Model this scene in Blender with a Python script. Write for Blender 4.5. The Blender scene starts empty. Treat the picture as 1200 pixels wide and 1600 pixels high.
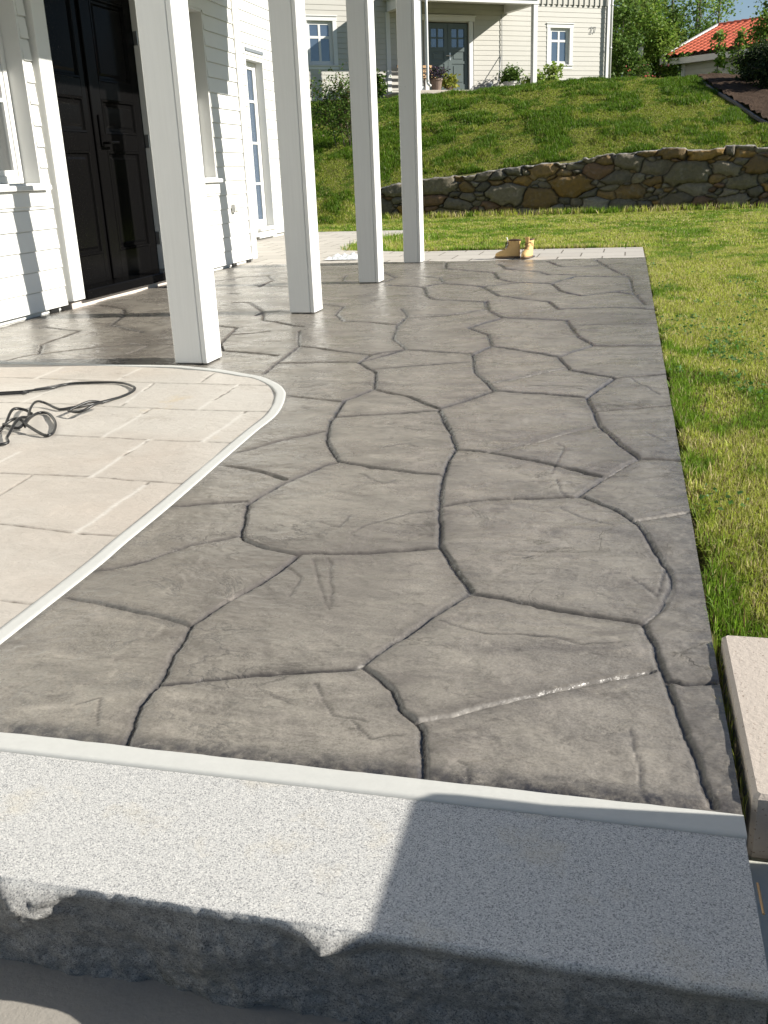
import bpy, math, random
import numpy as np
from mathutils import Vector, Matrix
R = math.radians
SC = bpy.context.scene
COL = SC.collection
random.seed(7)
rng = np.random.default_rng(11)

# ---------------------------------------------------------------- camera, sky, sun, exposure
SUN_EL, SUN_DIR = R(27.5), Vector((1.0, 0.094, 0.0)).normalized()
cam = bpy.data.cameras.new('camera'); co = bpy.data.objects.new('camera', cam); COL.objects.link(co)
cam.sensor_fit = 'HORIZONTAL'; cam.sensor_width = 36.0; cam.lens = 36.0 * 1485 / 1200
cam.clip_start = 0.02; cam.clip_end = 2000
rot = Matrix(((0.971139, -0.043603, 0.234496), (0.235371, 0.334312, -0.912599), (-0.038603, 0.941453, 0.334926)))
co.matrix_world = Matrix.Translation((0, 0, 0.78)) @ rot.to_4x4()
SC.camera = co
w = bpy.data.worlds.new('World'); SC.world = w; w.use_nodes = True
nt = w.node_tree; bg = nt.nodes['Background']
sky = nt.nodes.new('ShaderNodeTexSky'); sky.sky_type = 'NISHITA'; sky.sun_disc = False
sky.sun_elevation = SUN_EL; sky.sun_rotation = math.atan2(SUN_DIR.x, SUN_DIR.y)
sky.air_density = 1.0; sky.dust_density = 0.05; sky.ozone_density = 3.0
hs = nt.nodes.new('ShaderNodeHueSaturation'); hs.inputs['Saturation'].default_value = .9
nt.links.new(sky.outputs[0], hs.inputs['Color']); nt.links.new(hs.outputs[0], bg.inputs[0]); bg.inputs[1].default_value = 0.052
sl = bpy.data.lights.new('sun', 'SUN'); sl.energy = 5.0; sl.angle = R(0.5); sl.color = (1.0, 0.95, 0.86)
so = bpy.data.objects.new('sun', sl); COL.objects.link(so)
sd = Vector((SUN_DIR.x * math.cos(SUN_EL), SUN_DIR.y * math.cos(SUN_EL), math.sin(SUN_EL)))
so.rotation_euler = sd.to_track_quat('Z', 'Y').to_euler(); so.location = (6, 4, 8)
SC.view_settings.view_transform = 'Standard'; SC.view_settings.look = 'None'
SC.view_settings.exposure = 0.92; SC.view_settings.gamma = 1.0

# ---------------------------------------------------------------- traced patterns of the paving (metres on the ground)
JOINTS=[[[-0.688,1.078],[-0.72,1.188],[-0.722,1.259],[-0.743,1.358],[-0.759,1.473],[-0.736,1.573],[-0.696,1.7],[-0.669,1.835]],[[-0.759,1.473],[-0.852,1.502],[-0.953,1.524],[-1.061,1.544]],[[-0.718,1.256],[-0.647,1.289],[-0.572,1.317],[-0.412,1.365]],[[-0.669,1.835],[-0.749,1.862],[-0.827,1.911],[-0.847,1.938],[-0.864,2.001],[-0.913,2.151],[-0.879,2.316],[-0.814,2.491],[-0.786,2.526]],[[-0.848,1.934],[-0.936,1.863],[-0.999,1.75],[-1.08,1.677]],[[-0.671,1.842],[-0.583,1.859],[-0.489,1.888],[-0.377,1.927]],[[-0.37,1.931],[-0.411,2.143],[-0.431,2.263],[-0.455,2.429],[-0.463,2.568],[-0.466,2.715],[-0.515,2.897],[-0.609,3.203]],[[-0.37,1.931],[-0.315,1.808],[-0.262,1.698]],[[-0.265,1.698],[-0.313,1.599],[-0.365,1.474],[-0.4,1.378],[-0.412,1.365]],[[-0.398,1.374],[-0.387,1.362],[-0.338,1.313],[-0.308,1.254],[-0.277,1.222]],[[-0.277,1.222],[-0.265,1.201],[-0.249,1.14],[-0.237,1.075]],[[-0.277,1.222],[-0.222,1.254],[-0.122,1.318],[-0.018,1.384],[0.073,1.44]],[[-0.262,1.698],[-0.157,1.67],[-0.058,1.64],[0.061,1.613]],[[0.063,1.613],[0.096,1.678],[0.119,1.778],[0.12,1.819],[0.094,1.952],[0.06,2.117],[0.012,2.212],[-0.072,2.317]],[[0.061,1.613],[0.077,1.527],[0.093,1.42],[0.115,1.269],[0.129,1.176],[0.142,1.093]],[[0.093,1.416],[0.122,1.404],[0.17,1.419]],[[0.051,2.154],[0.167,2.218]],[[-0.409,2.2],[-0.309,2.257],[-0.127,2.311],[-0.072,2.317]],[[-0.094,2.315],[-0.03,2.478],[0.064,2.663]],[[-0.459,2.709],[-0.366,2.677],[-0.196,2.597],[-0.04,2.494]],[[-0.366,2.677],[-0.215,2.834],[-0.076,3.009]],[[0.064,2.663],[0.007,2.812],[-0.06,3.052],[-0.111,3.427]],[[0.064,2.663],[0.169,2.655]],[[-0.111,3.427],[-0.268,3.48],[-0.451,3.512],[-0.578,3.843],[-0.647,4.245]],[[-0.111,3.427],[-0.017,3.757]],[[-0.61,3.222],[-0.463,3.489]],[[-0.612,3.222],[-0.775,3.415],[-0.919,3.506],[-0.994,3.825],[-1.122,4.032]],[[-0.919,3.506],[-0.983,3.305],[-0.944,3.001],[-0.891,2.768],[-0.783,2.54],[-0.659,2.49],[-0.458,2.446]],[[-0.996,3.283],[-1.239,3.373]],[[-0.953,3.054],[-0.605,3.194]],[[-1.126,4.046],[-1.305,4.04],[-1.499,3.988]],[[-1.025,3.892],[-0.636,4.063]],[[-0.649,4.261],[-0.981,4.352],[-1.084,4.124],[-1.125,4.031]],[[-0.984,4.369],[-1.118,4.675],[-1.193,5.093],[-1.211,5.453],[-1.316,5.753]],[[-1.211,5.453],[-0.986,5.522],[-0.778,5.646]],[[-0.838,6.079],[-0.767,5.645],[-0.646,5.361],[-0.784,5.021]],[[-0.646,5.361],[-0.292,5.257],[-0.206,4.735],[-0.118,4.468]],[[-0.784,5.021],[-0.649,4.773],[-0.591,4.461],[-0.263,4.209]],[[-0.591,4.461],[-0.647,4.245]],[[-0.263,4.209],[-0.126,4.468]],[[-0.262,4.194],[-0.196,3.9],[-0.017,3.757],[0.175,3.84]],[[-0.469,3.649],[-0.221,3.939]],[[-0.118,4.468],[0.163,4.472]],[[-0.271,5.078],[0.171,5.135]],[[-0.083,3.206],[0.167,3.309]],[[-1.673,5.548],[-1.731,5.92],[-1.93,6.023]],[[-1.673,5.548],[-1.544,5.264],[-1.207,5.139]],[[-1.183,5.377],[-1.016,5.422],[-0.794,5.7]],[[-1.405,6.891],[-1.279,6.369],[-1.194,6.198],[-0.842,6.049]],[[-0.842,6.049],[-0.786,5.7]],[[-1.405,6.891],[-1.749,7.089]],[[-1.397,6.97],[-1.306,7.123],[-0.977,6.886],[-0.793,6.331],[-0.442,6.024],[-0.363,5.707],[-0.065,5.774],[0.174,5.682]],[[-1.306,7.123],[-1.406,7.53],[-1.53,7.64]],[[-1.026,7.86],[-0.934,7.378],[-0.797,7.148],[-0.501,7.032],[-0.393,6.536],[-0.262,6.323],[0.04,6.601]],[[-1.026,7.86],[-1.488,8.246],[-1.573,8.722]],[[-0.501,7.032],[-0.352,7.48],[0.041,7.382]],[[-0.637,7.802],[-0.562,7.6],[-0.357,7.571]],[[-0.659,8.729],[-0.5,8.242],[-0.225,8.248]],[[-1.074,8.57],[-0.963,8.159],[-0.641,7.851]],[[-0.977,6.886],[-0.716,7.138]],[[-0.241,8.767],[-0.102,7.966],[0.041,7.382],[0.064,6.495],[0.127,5.846]],[[-2.171,5.512],[-2.173,5.65],[-1.994,5.642]],[[-2.043,5.301],[-1.721,5.055]],[[-2.173,5.65],[-2.043,5.301]],[[-1.692,4.9],[-1.541,4.447],[-1.474,3.776]],[[-1.541,4.447],[-1.117,4.217],[-0.981,4.352]],[[-1.507,4.003],[-1.143,4.076]],[[-1.697,4.269],[-1.567,4.205]],[[-1.117,4.217],[-1.125,4.031]],[[-2.76,4.999],[-2.593,4.862]],[[-2.501,4.51],[-2.342,4.435],[-2.206,4.494]],[[-2.347,4.219],[-2.342,4.435]],[[-1.981,4.497],[-1.892,4.317],[-1.621,4.237]],[[-2.268,5.11],[-2.106,5.038],[-2.052,4.795],[-1.864,4.901]],[[-1.981,4.497],[-2.052,4.795]],[[-2.563,6.092],[-2.453,6.118],[-2.173,5.65]],[[-2.81,6.636],[-2.721,6.591]],[[-2.902,3.986],[-2.835,4.208],[-2.993,4.484],[-3.029,4.932]],[[-2.817,4.208],[-2.501,4.51]],[[-3.377,5.054],[-3.029,4.932]],[[-3.557,6.085],[-3.246,5.845],[-3.071,5.543],[-2.955,5.146],[-2.631,4.906]],[[-1.118,2.464],[-0.993,2.421],[-0.883,2.356]],[[-1.098,2.102],[-0.923,2.17]],[[-1.119,2.599],[-1.015,2.764],[-0.927,2.859]],[[-2.8,7.16],[-2.48,7.0]],[[-2.96,7.886],[-2.781,7.519],[-2.739,7.068]],[[-3.299,7.441],[-3.134,7.808],[-2.96,7.886]],[[-2.247,7.788],[-2.163,7.397],[-1.99,7.244]],[[-1.97,8.002],[-1.784,7.627],[-1.792,7.264]],[[-0.057,6.506],[0.103,6.326]]]
CRACKS=[[[-0.306,1.564],[-0.21,1.52],[-0.155,1.529],[-0.081,1.521],[-0.042,1.505],[0.024,1.519]],[[-0.633,1.814],[-0.576,1.692],[-0.521,1.578]],[[-0.603,1.826],[-0.545,1.68],[-0.521,1.592]],[[-0.461,1.304],[-0.435,1.257],[-0.405,1.215],[-0.343,1.203]],[[-0.591,1.977],[-0.564,2.046],[-0.491,2.123],[-0.432,2.154]],[[-0.13,2.222],[-0.082,2.163],[0.003,2.109]],[[-0.168,2.503],[-0.148,2.741],[-0.174,2.794]],[[-0.156,2.458],[-0.126,2.326],[-0.104,2.298]],[[-0.372,1.202],[-0.329,1.162],[-0.306,1.175],[-0.285,1.178]],[[0.039,1.817],[0.092,1.732],[0.108,1.86]],[[-0.208,1.898],[-0.167,1.897],[-0.185,1.879]],[[-0.2,1.129],[-0.183,1.119],[-0.171,1.069]],[[0.038,1.248],[0.051,1.154],[0.054,1.096]],[[-0.682,2.686],[-0.617,2.75],[-0.587,2.703]],[[-0.621,2.102],[-0.628,2.015],[-0.683,2.038]],[[-0.689,1.777],[-0.625,1.717],[-0.614,1.623]],[[-0.821,1.17],[-0.79,1.195],[-0.76,1.124]],[[-0.692,2.425],[-0.6,2.349],[-0.575,2.392]],[[0.041,3.76],[0.141,3.485]],[[0.084,2.945],[0.141,2.84]]]
BJOINTS=[[[-2.661,3.636],[-2.277,3.602],[-1.906,3.582],[-1.508,3.554],[-1.382,3.549]],[[-2.351,3.186],[-2.05,3.176],[-1.684,3.14],[-1.296,3.121],[-1.21,3.118]],[[-2.043,2.739],[-1.809,2.736],[-1.638,2.728],[-1.479,2.711],[-1.279,2.715],[-1.185,2.709]],[[-1.759,2.328],[-1.46,2.318],[-1.313,2.305],[-1.155,2.289]],[[-1.48,1.923],[-1.248,1.891],[-1.145,1.888]],[[-1.196,1.511],[-1.125,1.506]],[[-2.493,3.86],[-2.471,3.618]],[[-2.101,3.876],[-2.077,3.625]],[[-1.702,3.779],[-1.686,3.607]],[[-2.278,3.588],[-2.256,3.193]],[[-1.885,3.571],[-1.818,3.172]],[[-1.502,3.555],[-1.488,3.145]],[[-1.679,3.131],[-1.649,2.735]],[[-1.296,3.121],[-1.286,2.715]],[[-1.475,2.712],[-1.453,2.313]],[[-1.831,2.532],[-1.825,2.359]],[[-1.263,2.293],[-1.251,1.895]],[[-1.645,2.316],[-1.616,2.036]]]
BAND_OUT=[[-2.437,3.954],[-2.198,3.938],[-1.958,3.926],[-1.825,3.887],[-1.69,3.835],[-1.552,3.758],[-1.451,3.697],[-1.333,3.564],[-1.272,3.461],[-1.239,3.384],[-1.192,3.218],[-1.16,3.046],[-1.152,2.839],[-1.132,2.522],[-1.105,2.117],[-1.093,1.854],[-1.083,1.691],[-1.076,1.337]]
BAND_IN=[[-2.403,3.897],[-2.175,3.895],[-1.945,3.897],[-1.809,3.852],[-1.67,3.787],[-1.565,3.724],[-1.46,3.632],[-1.382,3.549],[-1.309,3.447],[-1.273,3.382],[-1.233,3.256],[-1.206,3.108],[-1.192,2.919],[-1.185,2.709],[-1.155,2.289],[-1.138,2.039],[-1.141,1.88],[-1.125,1.649],[-1.126,1.509],[-1.117,1.396]]
CABLE=[[[-2.418,3.283],[-2.343,3.347],[-2.266,3.412],[-2.231,3.5],[-2.101,3.533],[-2.009,3.526],[-1.929,3.469],[-1.893,3.423],[-1.874,3.354],[-1.881,3.263],[-1.935,3.142],[-1.997,3.066],[-2.034,3.073],[-2.111,3.118],[-2.11,3.067],[-2.07,2.971],[-2.014,2.864],[-1.971,2.78]],[[-2.441,3.317],[-2.316,3.396],[-2.235,3.507],[-2.105,3.539],[-1.997,3.52],[-1.92,3.457],[-1.884,3.388],[-1.875,3.308],[-1.899,3.197],[-1.969,3.109],[-2.007,3.065]],[[-1.971,2.78],[-2.029,2.9],[-2.057,2.992],[-2.019,2.995],[-1.926,2.89],[-1.864,2.79],[-1.833,2.718],[-1.855,2.707],[-1.949,2.765],[-2.022,2.819],[-2.048,2.79],[-2.043,2.739]],[[-1.934,2.581],[-1.952,2.65],[-1.99,2.753],[-2.004,2.812],[-2.022,2.882],[-2.07,2.971]],[[-2.064,2.806],[-2.11,2.921],[-2.083,2.951],[-2.036,2.927],[-1.981,2.814],[-1.984,2.762],[-2.046,2.773]]]

# ---------------------------------------------------------------- numpy noise
_T = np.random.default_rng(3).random((256, 256))
def vnoise(x, y):
    xi = np.floor(x).astype(np.int64); yi = np.floor(y).astype(np.int64)
    fx = x - xi; fy = y - yi; fx = fx*fx*(3-2*fx); fy = fy*fy*(3-2*fy)
    a = _T[xi & 255, yi & 255]; b = _T[(xi+1) & 255, yi & 255]; c = _T[xi & 255, (yi+1) & 255]; d = _T[(xi+1) & 255, (yi+1) & 255]
    return (a*(1-fx)+b*fx)*(1-fy) + (c*(1-fx)+d*fx)*fy
def fbm(x, y, o=4, g=.5):
    s = 0; a = 1; t = 0
    for i in range(o):
        s = s + a*vnoise(x + 17.3*i, y + 9.1*i); t += a; a *= g; x = x*2.03; y = y*2.03
    return s/t
def sstep(a, b, x):
    t = np.clip((x-a)/(b-a), 0, 1); return t*t*(3-2*t)

# ---------------------------------------------------------------- object helpers
def mk(name, me, mat=None, parent=None):
    o = bpy.data.objects.new(name, me); COL.objects.link(o)
    if mat is not None: me.materials.append(mat)
    if parent is not None: o.parent = parent
    return o
def tag(o, label=None, cat=None, group=None, kind=None):
    if label: o['label'] = label
    if cat: o['category'] = cat
    if group: o['group'] = group
    if kind: o['kind'] = kind
    return o
def empty(name, loc, label, cat, group=None, rz=0):
    o = bpy.data.objects.new(name, None); COL.objects.link(o); o.location = loc; o.rotation_euler = (0, 0, rz)
    o.empty_display_size = .1
    return tag(o, label, cat, group)
def np_mesh(name, V, F, smooth=True, attrs=None):
    V = np.asarray(V, dtype=np.float32); F = np.asarray(F, dtype=np.int32); k = F.shape[1]
    me = bpy.data.meshes.new(name)
    me.vertices.add(len(V)); me.vertices.foreach_set('co', V.ravel())
    me.loops.add(F.size); me.loops.foreach_set('vertex_index', F.ravel())
    me.polygons.add(len(F)); me.polygons.foreach_set('loop_start', np.arange(0, F.size, k, dtype=np.int32))
    if smooth: me.polygons.foreach_set('use_smooth', np.ones(len(F), dtype=bool))
    me.update(calc_edges=True)
    for nm, (dom, arr) in (attrs or {}).items():
        arr = np.asarray(arr, dtype=np.float32)
        if arr.ndim == 1:
            a = me.attributes.new(nm, 'FLOAT', dom); a.data.foreach_set('value', arr)
        else:
            a = me.attributes.new(nm, 'FLOAT_COLOR', dom); a.data.foreach_set('color', np.c_[arr, np.ones(len(arr), dtype=np.float32)].ravel())
    return me
def grid_faces(ny, nx):
    i = np.arange((ny-1)*(nx-1)); r = i//(nx-1); c = i % (nx-1); a = r*nx+c
    return np.c_[a, a+1, a+nx+1, a+nx]

class Frame:                       # u along the wall, d outwards, z up
    def __init__(s, o, t):
        s.o = Vector((o[0], o[1], 0)); s.t = Vector((t[0], t[1], 0)).normalized(); s.n = Vector((s.t.y, -s.t.x, 0))
    def P(s, u, d, z): return s.o + s.t*u + s.n*d + Vector((0, 0, z))
WORLD = Frame((0, 0), (0, 1))      # u = y, d = x
class XY:
    def P(s, u, d, z): return Vector((u, d, z))
XY = XY()

class MB:
    def __init__(s, fr=XY): s.v = []; s.f = []; s.fr = fr
    def pts(s, ps): b = len(s.v); s.v += [tuple(p) for p in ps]; return b
    def box(s, u0, u1, d0, d1, z0, z1, bev=0):
        P = s.fr.P
        if bev <= 0:
            b = s.pts([P(u, d, z) for z in (z0, z1) for (u, d) in ((u0, d0), (u1, d0), (u1, d1), (u0, d1))])
            s.f += [(b, b+3, b+2, b+1), (b+4, b+5, b+6, b+7)] + [(b+i, b+(i+1) % 4, b+4+(i+1) % 4, b+4+i) for i in range(4)]
            return s
        rings = []
        for (z, k) in ((z0, bev), (z0+bev, 0), (z1-bev, 0), (z1, bev)):
            ring = []
            for (cu, cd, su, sd_) in ((u0, d0, 1, 1), (u1, d0, -1, 1), (u1, d1, -1, -1), (u0, d1, 1, -1)):
                a = (cu+su*(bev if k == 0 else 1.6*bev), cd+sd_*k); c = (cu+su*k, cd+sd_*(bev if k == 0 else 1.6*bev))
                # order: walk counterclockwise
                if (su, sd_) in ((1, 1), (-1, -1)): ring += [c, a]
                else: ring += [a, c]
            rings.append(s.pts([P(p[0], p[1], z) for p in ring]))
        n = 8
        s.f.append(tuple(rings[0]+n-1-i for i in range(n))); s.f.append(tuple(rings[-1]+i for i in range(n)))
        for r0, r1 in zip(rings, rings[1:]):
            s.f += [(r0+i, r0+(i+1) % n, r1+(i+1) % n, r1+i) for i in range(n)]
        return s
    def prism(s, prof, u0, u1):     # prof: list of (d, z); extruded along u
        P = s.fr.P; n = len(prof)
        a = s.pts([P(u0, d, z) for d, z in prof]); b = s.pts([P(u1, d, z) for d, z in prof])
        s.f += [(a+i, a+(i+1) % n, b+(i+1) % n, b+i) for i in range(n)]
        s.f += [tuple(a+n-1-i for i in range(n)), tuple(b+i for i in range(n))]
        return s
    def poly(s, pts, z0, z1):       # closed polygon of (x,y) extruded up
        n = len(pts); a = s.pts([s.fr.P(p[0], p[1], z0) for p in pts]); b = s.pts([s.fr.P(p[0], p[1], z1) for p in pts])
        s.f += [(a+i, a+(i+1) % n, b+(i+1) % n, b+i) for i in range(n)]
        s.f += [tuple(a+n-1-i for i in range(n)), tuple(b+i for i in range(n))]
        return s
    def tube(s, path, rad, n=8, caps=True):
        path = [Vector(p) for p in path]; m = len(path)
        rad = rad if hasattr(rad, '__len__') else [rad]*m
        up = Vector((0, 0, 1)); prev = None; first = len(s.v)
        for i, p in enumerate(path):
            d = (path[min(i+1, m-1)] - path[max(i-1, 0)]); d = d.normalized() if d.length > 1e-9 else Vector((0, 0, 1))
            if prev is None:
                x = d.cross(up if abs(d.z) < .95 else Vector((1, 0, 0))).normalized()
            else:
                x = (prev - d*prev.dot(d)).normalized()
            prev = x; y = d.cross(x)
            s.v += [tuple(p + (x*math.cos(2*math.pi*k/n) + y*math.sin(2*math.pi*k/n))*rad[i]) for k in range(n)]
        for i in range(m-1):
            a = first+i*n; b = a+n
            s.f += [(a+k, a+(k+1) % n, b+(k+1) % n, b+k) for k in range(n)]
        if caps:
            s.f.append(tuple(first+n-1-k for k in range(n))); e = first+(m-1)*n; s.f.append(tuple(e+k for k in range(n)))
        return s
    def lathe(s, c, prof, n=24):     # prof (r, z)
        first = len(s.v); c = Vector(c)
        for r, z in prof: s.v += [tuple(c + Vector((r*math.cos(2*math.pi*k/n), r*math.sin(2*math.pi*k/n), z))) for k in range(n)]
        for i in range(len(prof)-1):
            a = first+i*n; b = a+n
            s.f += [(a+k, a+(k+1) % n, b+(k+1) % n, b+k) for k in range(n)]
        s.f.append(tuple(first+n-1-k for k in range(n))); e = first+(len(prof)-1)*n; s.f.append(tuple(e+k for k in range(n)))
        return s
    def build(s, name, mat, parent=None, smooth=False, label=None):
        me = bpy.data.meshes.new(name); vs = s.v
        if parent is not None:
            q = parent; inv = Matrix.Identity(4); chain = []
            while q is not None: chain.append(q); q = q.parent
            m = Matrix.Identity(4)
            for q in reversed(chain): m = m @ (Matrix.Translation(q.location) @ q.rotation_euler.to_matrix().to_4x4())
            inv = m.inverted(); vs = [tuple(inv @ Vector(v)) for v in vs]
        me.from_pydata(vs, [], s.f); me.update()
        if smooth:
            for p in me.polygons: p.use_smooth = True
        o = mk(name, me, mat, parent)
        if label: o['label'] = label
        return o
def fixn(o):                       # recalc outward normals
    import bmesh
    bm = bmesh.new(); bm.from_mesh(o.data); bmesh.ops.recalc_face_normals(bm, faces=bm.faces); bm.to_mesh(o.data); bm.free(); return o
def smooth_path(pts, k=6):
    pts = [Vector(p) for p in pts]; out = []
    for i in range(len(pts)-1):
        p0 = pts[max(i-1, 0)]; p1 = pts[i]; p2 = pts[i+1]; p3 = pts[min(i+2, len(pts)-1)]
        for j in range(k):
            t = j/k; out.append(.5*((2*p1)+(p2-p0)*t+(2*p0-5*p1+4*p2-p3)*t*t+(3*p1-p0-3*p2+p3)*t**3))
    out.append(pts[-1]); return out

# ---------------------------------------------------------------- materials
class Mat:
    def __init__(s, name, rough=.6, spec=.5, metal=0, color=None):
        s.m = bpy.data.materials.new(name); s.m.use_nodes = True; s.nt = s.m.node_tree; s.b = s.nt.nodes['Principled BSDF']
        s.set('Roughness', rough); s.set('Specular IOR Level', spec); s.set('Metallic', metal)
        if color: s.set('Base Color', (*color, 1))
        s._p = None
    def set(s, k, v):
        if hasattr(v, 'links') or hasattr(v, 'is_output'): s.nt.links.new(v, s.b.inputs[k])
        else: s.b.inputs[k].default_value = v
        return s
    def node(s, t, **kw):
        n = s.nt.nodes.new(t)
        for k, v in kw.items():
            if k.startswith('i_'): k = k[2:].replace('_', ' '); n.inputs[k].default_value = v
            else: setattr(n, k, v)
        return n
    def link(s, a, b): s.nt.links.new(a, b)
    def pos(s, scale=(1, 1, 1)):
        if s._p is None: s._p = s.node('ShaderNodeNewGeometry').outputs['Position']
        if scale == (1, 1, 1): return s._p
        m = s.node('ShaderNodeMapping'); m.inputs['Scale'].default_value = scale; s.link(s._p, m.inputs['Vector']); return m.outputs[0]
    def noise(s, scale, detail=4, rough=.55, stretch=(1, 1, 1), dist=0):
        n = s.node('ShaderNodeTexNoise'); n.inputs['Scale'].default_value = scale; n.inputs['Detail'].default_value = detail
        n.inputs['Roughness'].default_value = rough; n.inputs['Distortion'].default_value = dist
        s.link(s.pos(stretch), n.inputs['Vector']); return n.outputs['Fac']
    def voro(s, scale, feature='F1', out='Distance', stretch=(1, 1, 1)):
        n = s.node('ShaderNodeTexVoronoi'); n.feature = feature; n.inputs['Scale'].default_value = scale
        s.link(s.pos(stretch), n.inputs['Vector']); return n.outputs[out]
    def ramp(s, fac, stops, interp='LINEAR'):
        n = s.node('ShaderNodeValToRGB'); cr = n.color_ramp; cr.interpolation = interp
        while len(cr.elements) < len(stops): cr.elements.new(.5)
        for e, (p, c) in zip(cr.elements, stops):
            e.position = p; e.color = (*c, 1) if hasattr(c, '__len__') else (c, c, c, 1)
        s.link(fac, n.inputs[0]); return n.outputs[0]
    def mix(s, fac, a, b, mode='MIX'):
        n = s.node('ShaderNodeMix'); n.data_type = 'RGBA'; n.blend_type = mode
        for idx, v in ((0, fac), (6, a), (7, b)):
            if hasattr(v, 'is_output'): s.link(v, n.inputs[idx])
            else: n.inputs[idx].default_value = v if idx == 0 else (*v, 1)
        return n.outputs[2]
    def math(s, op, a, b=0.0, clamp=False):
        n = s.node('ShaderNodeMath'); n.operation = op; n.use_clamp = clamp
        for i, v in enumerate((a, b)):
            if hasattr(v, 'is_output'): s.link(v, n.inputs[i])
            else: n.inputs[i].default_value = v
        return n.outputs[0]
    def attr(s, name, out='Fac'):
        n = s.node('ShaderNodeAttribute'); n.attribute_name = name; return n.outputs[out]
    def bump(s, h, strength=.5, dist=.01, normal=None):
        n = s.node('ShaderNodeBump'); n.inputs['Strength'].default_value = strength; n.inputs['Distance'].default_value = dist
        s.link(h, n.inputs['Height'])
        if normal: s.link(normal, n.inputs['Normal'])
        s.link(n.outputs[0], s.b.inputs['Normal']); return n.outputs[0]

def m_paint(name, col, rough=.45, wear=.06, grain=(1, 1, 1), bump=.08):
    m = Mat(name, rough)
    n = m.noise(3, 5, .6); n2 = m.noise(40, 3, .6, grain)
    c = m.mix(m.ramp(n, [(.3, 0.), (.75, 1.)]), col, tuple(v*(1-wear) for v in col))
    c = m.mix(m.math('MULTIPLY', n2, .12), c, tuple(v*.75 for v in col)); m.set('Base Color', c)
    m.bump(n2, bump, .004); return m.m
M = {}
M['siding'] = m_paint('white_siding_paint', (.66, .66, .635), .5, .05, (.15, .15, 6), .10)
M['white'] = m_paint('white_paint', (.66, .66, .64), .45, .05, (4, 4, .25), .12)
M['cream'] = m_paint('cream_siding_paint', (.47, .455, .41), .55, .05, (.3, .3, 5), .08)
M['farwhite'] = m_paint('far_white_paint', (.66, .66, .65), .5, .04)
M['darkpaint'] = m_paint('black_metal', (.008, .008, .009), .5, .2)
def m_post():
    m = Mat('white_post_paint', .5); n = m.noise(30, 4, .6, (3, 3, .12)); k = m.voro(2.2)
    c = m.mix(m.ramp(n, [(.35, 0.), (.8, 1.)]), (.66, .66, .64), (.62, .62, .60))
    spots = m.ramp(m.voro(7, 'F1', 'Distance', (1, 1, .8)), [(.02, 1.), (.035, 0.)])
    c = m.mix(m.math('MULTIPLY', spots, .45), c, (.35, .34, .32)); m.set('Base Color', c); m.bump(n, .10, .003); return m.m
M['post'] = m_post()
def m_door():
    m = Mat('black_door_paint', .2, .10); m.set('IOR', 1.22); n = m.noise(60, 3, .5)
    m.set('Base Color', m.mix(n, (.003, .003, .0034), (.005, .0047, .0045))); m.set('Roughness', m.ramp(m.noise(8, 4), [(.3, .12), (.8, .2)])); m.bump(n, .03, .002); return m.m
M['door'] = m_door()
def m_glass(name, tint, rough=.03):
    m = Mat(name, rough, 1.0); m.set('Base Color', (*tint, 1)); m.set('Metallic', .35); m.bump(m.noise(1.5, 2), .05, .02); return m.m
M['farglass'] = m_glass('reflecting_window_glass', (.10, .14, .20))
def m_clear():
    m = Mat('clear_window_glass'); nt_ = m.nt; nt_.nodes.remove(m.b)
    g = m.node('ShaderNodeBsdfGlossy'); g.inputs['Roughness'].default_value = .02
    t = m.node('ShaderNodeBsdfTransparent'); t.inputs[0].default_value = (.7, .74, .75, 1)
    mx = m.node('ShaderNodeMixShader'); fr = m.node('ShaderNodeFresnel'); fr.inputs[0].default_value = 1.6
    m.link(m.math('MULTIPLY', fr.outputs[0], .6, True), mx.inputs[0]); m.link(t.outputs[0], mx.inputs[1]); m.link(g.outputs[0], mx.inputs[2])
    out = [n for n in nt_.nodes if n.type == 'OUTPUT_MATERIAL'][0]; m.link(mx.outputs[0], out.inputs[0]); return m.m
M['glass'] = m_clear()
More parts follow.
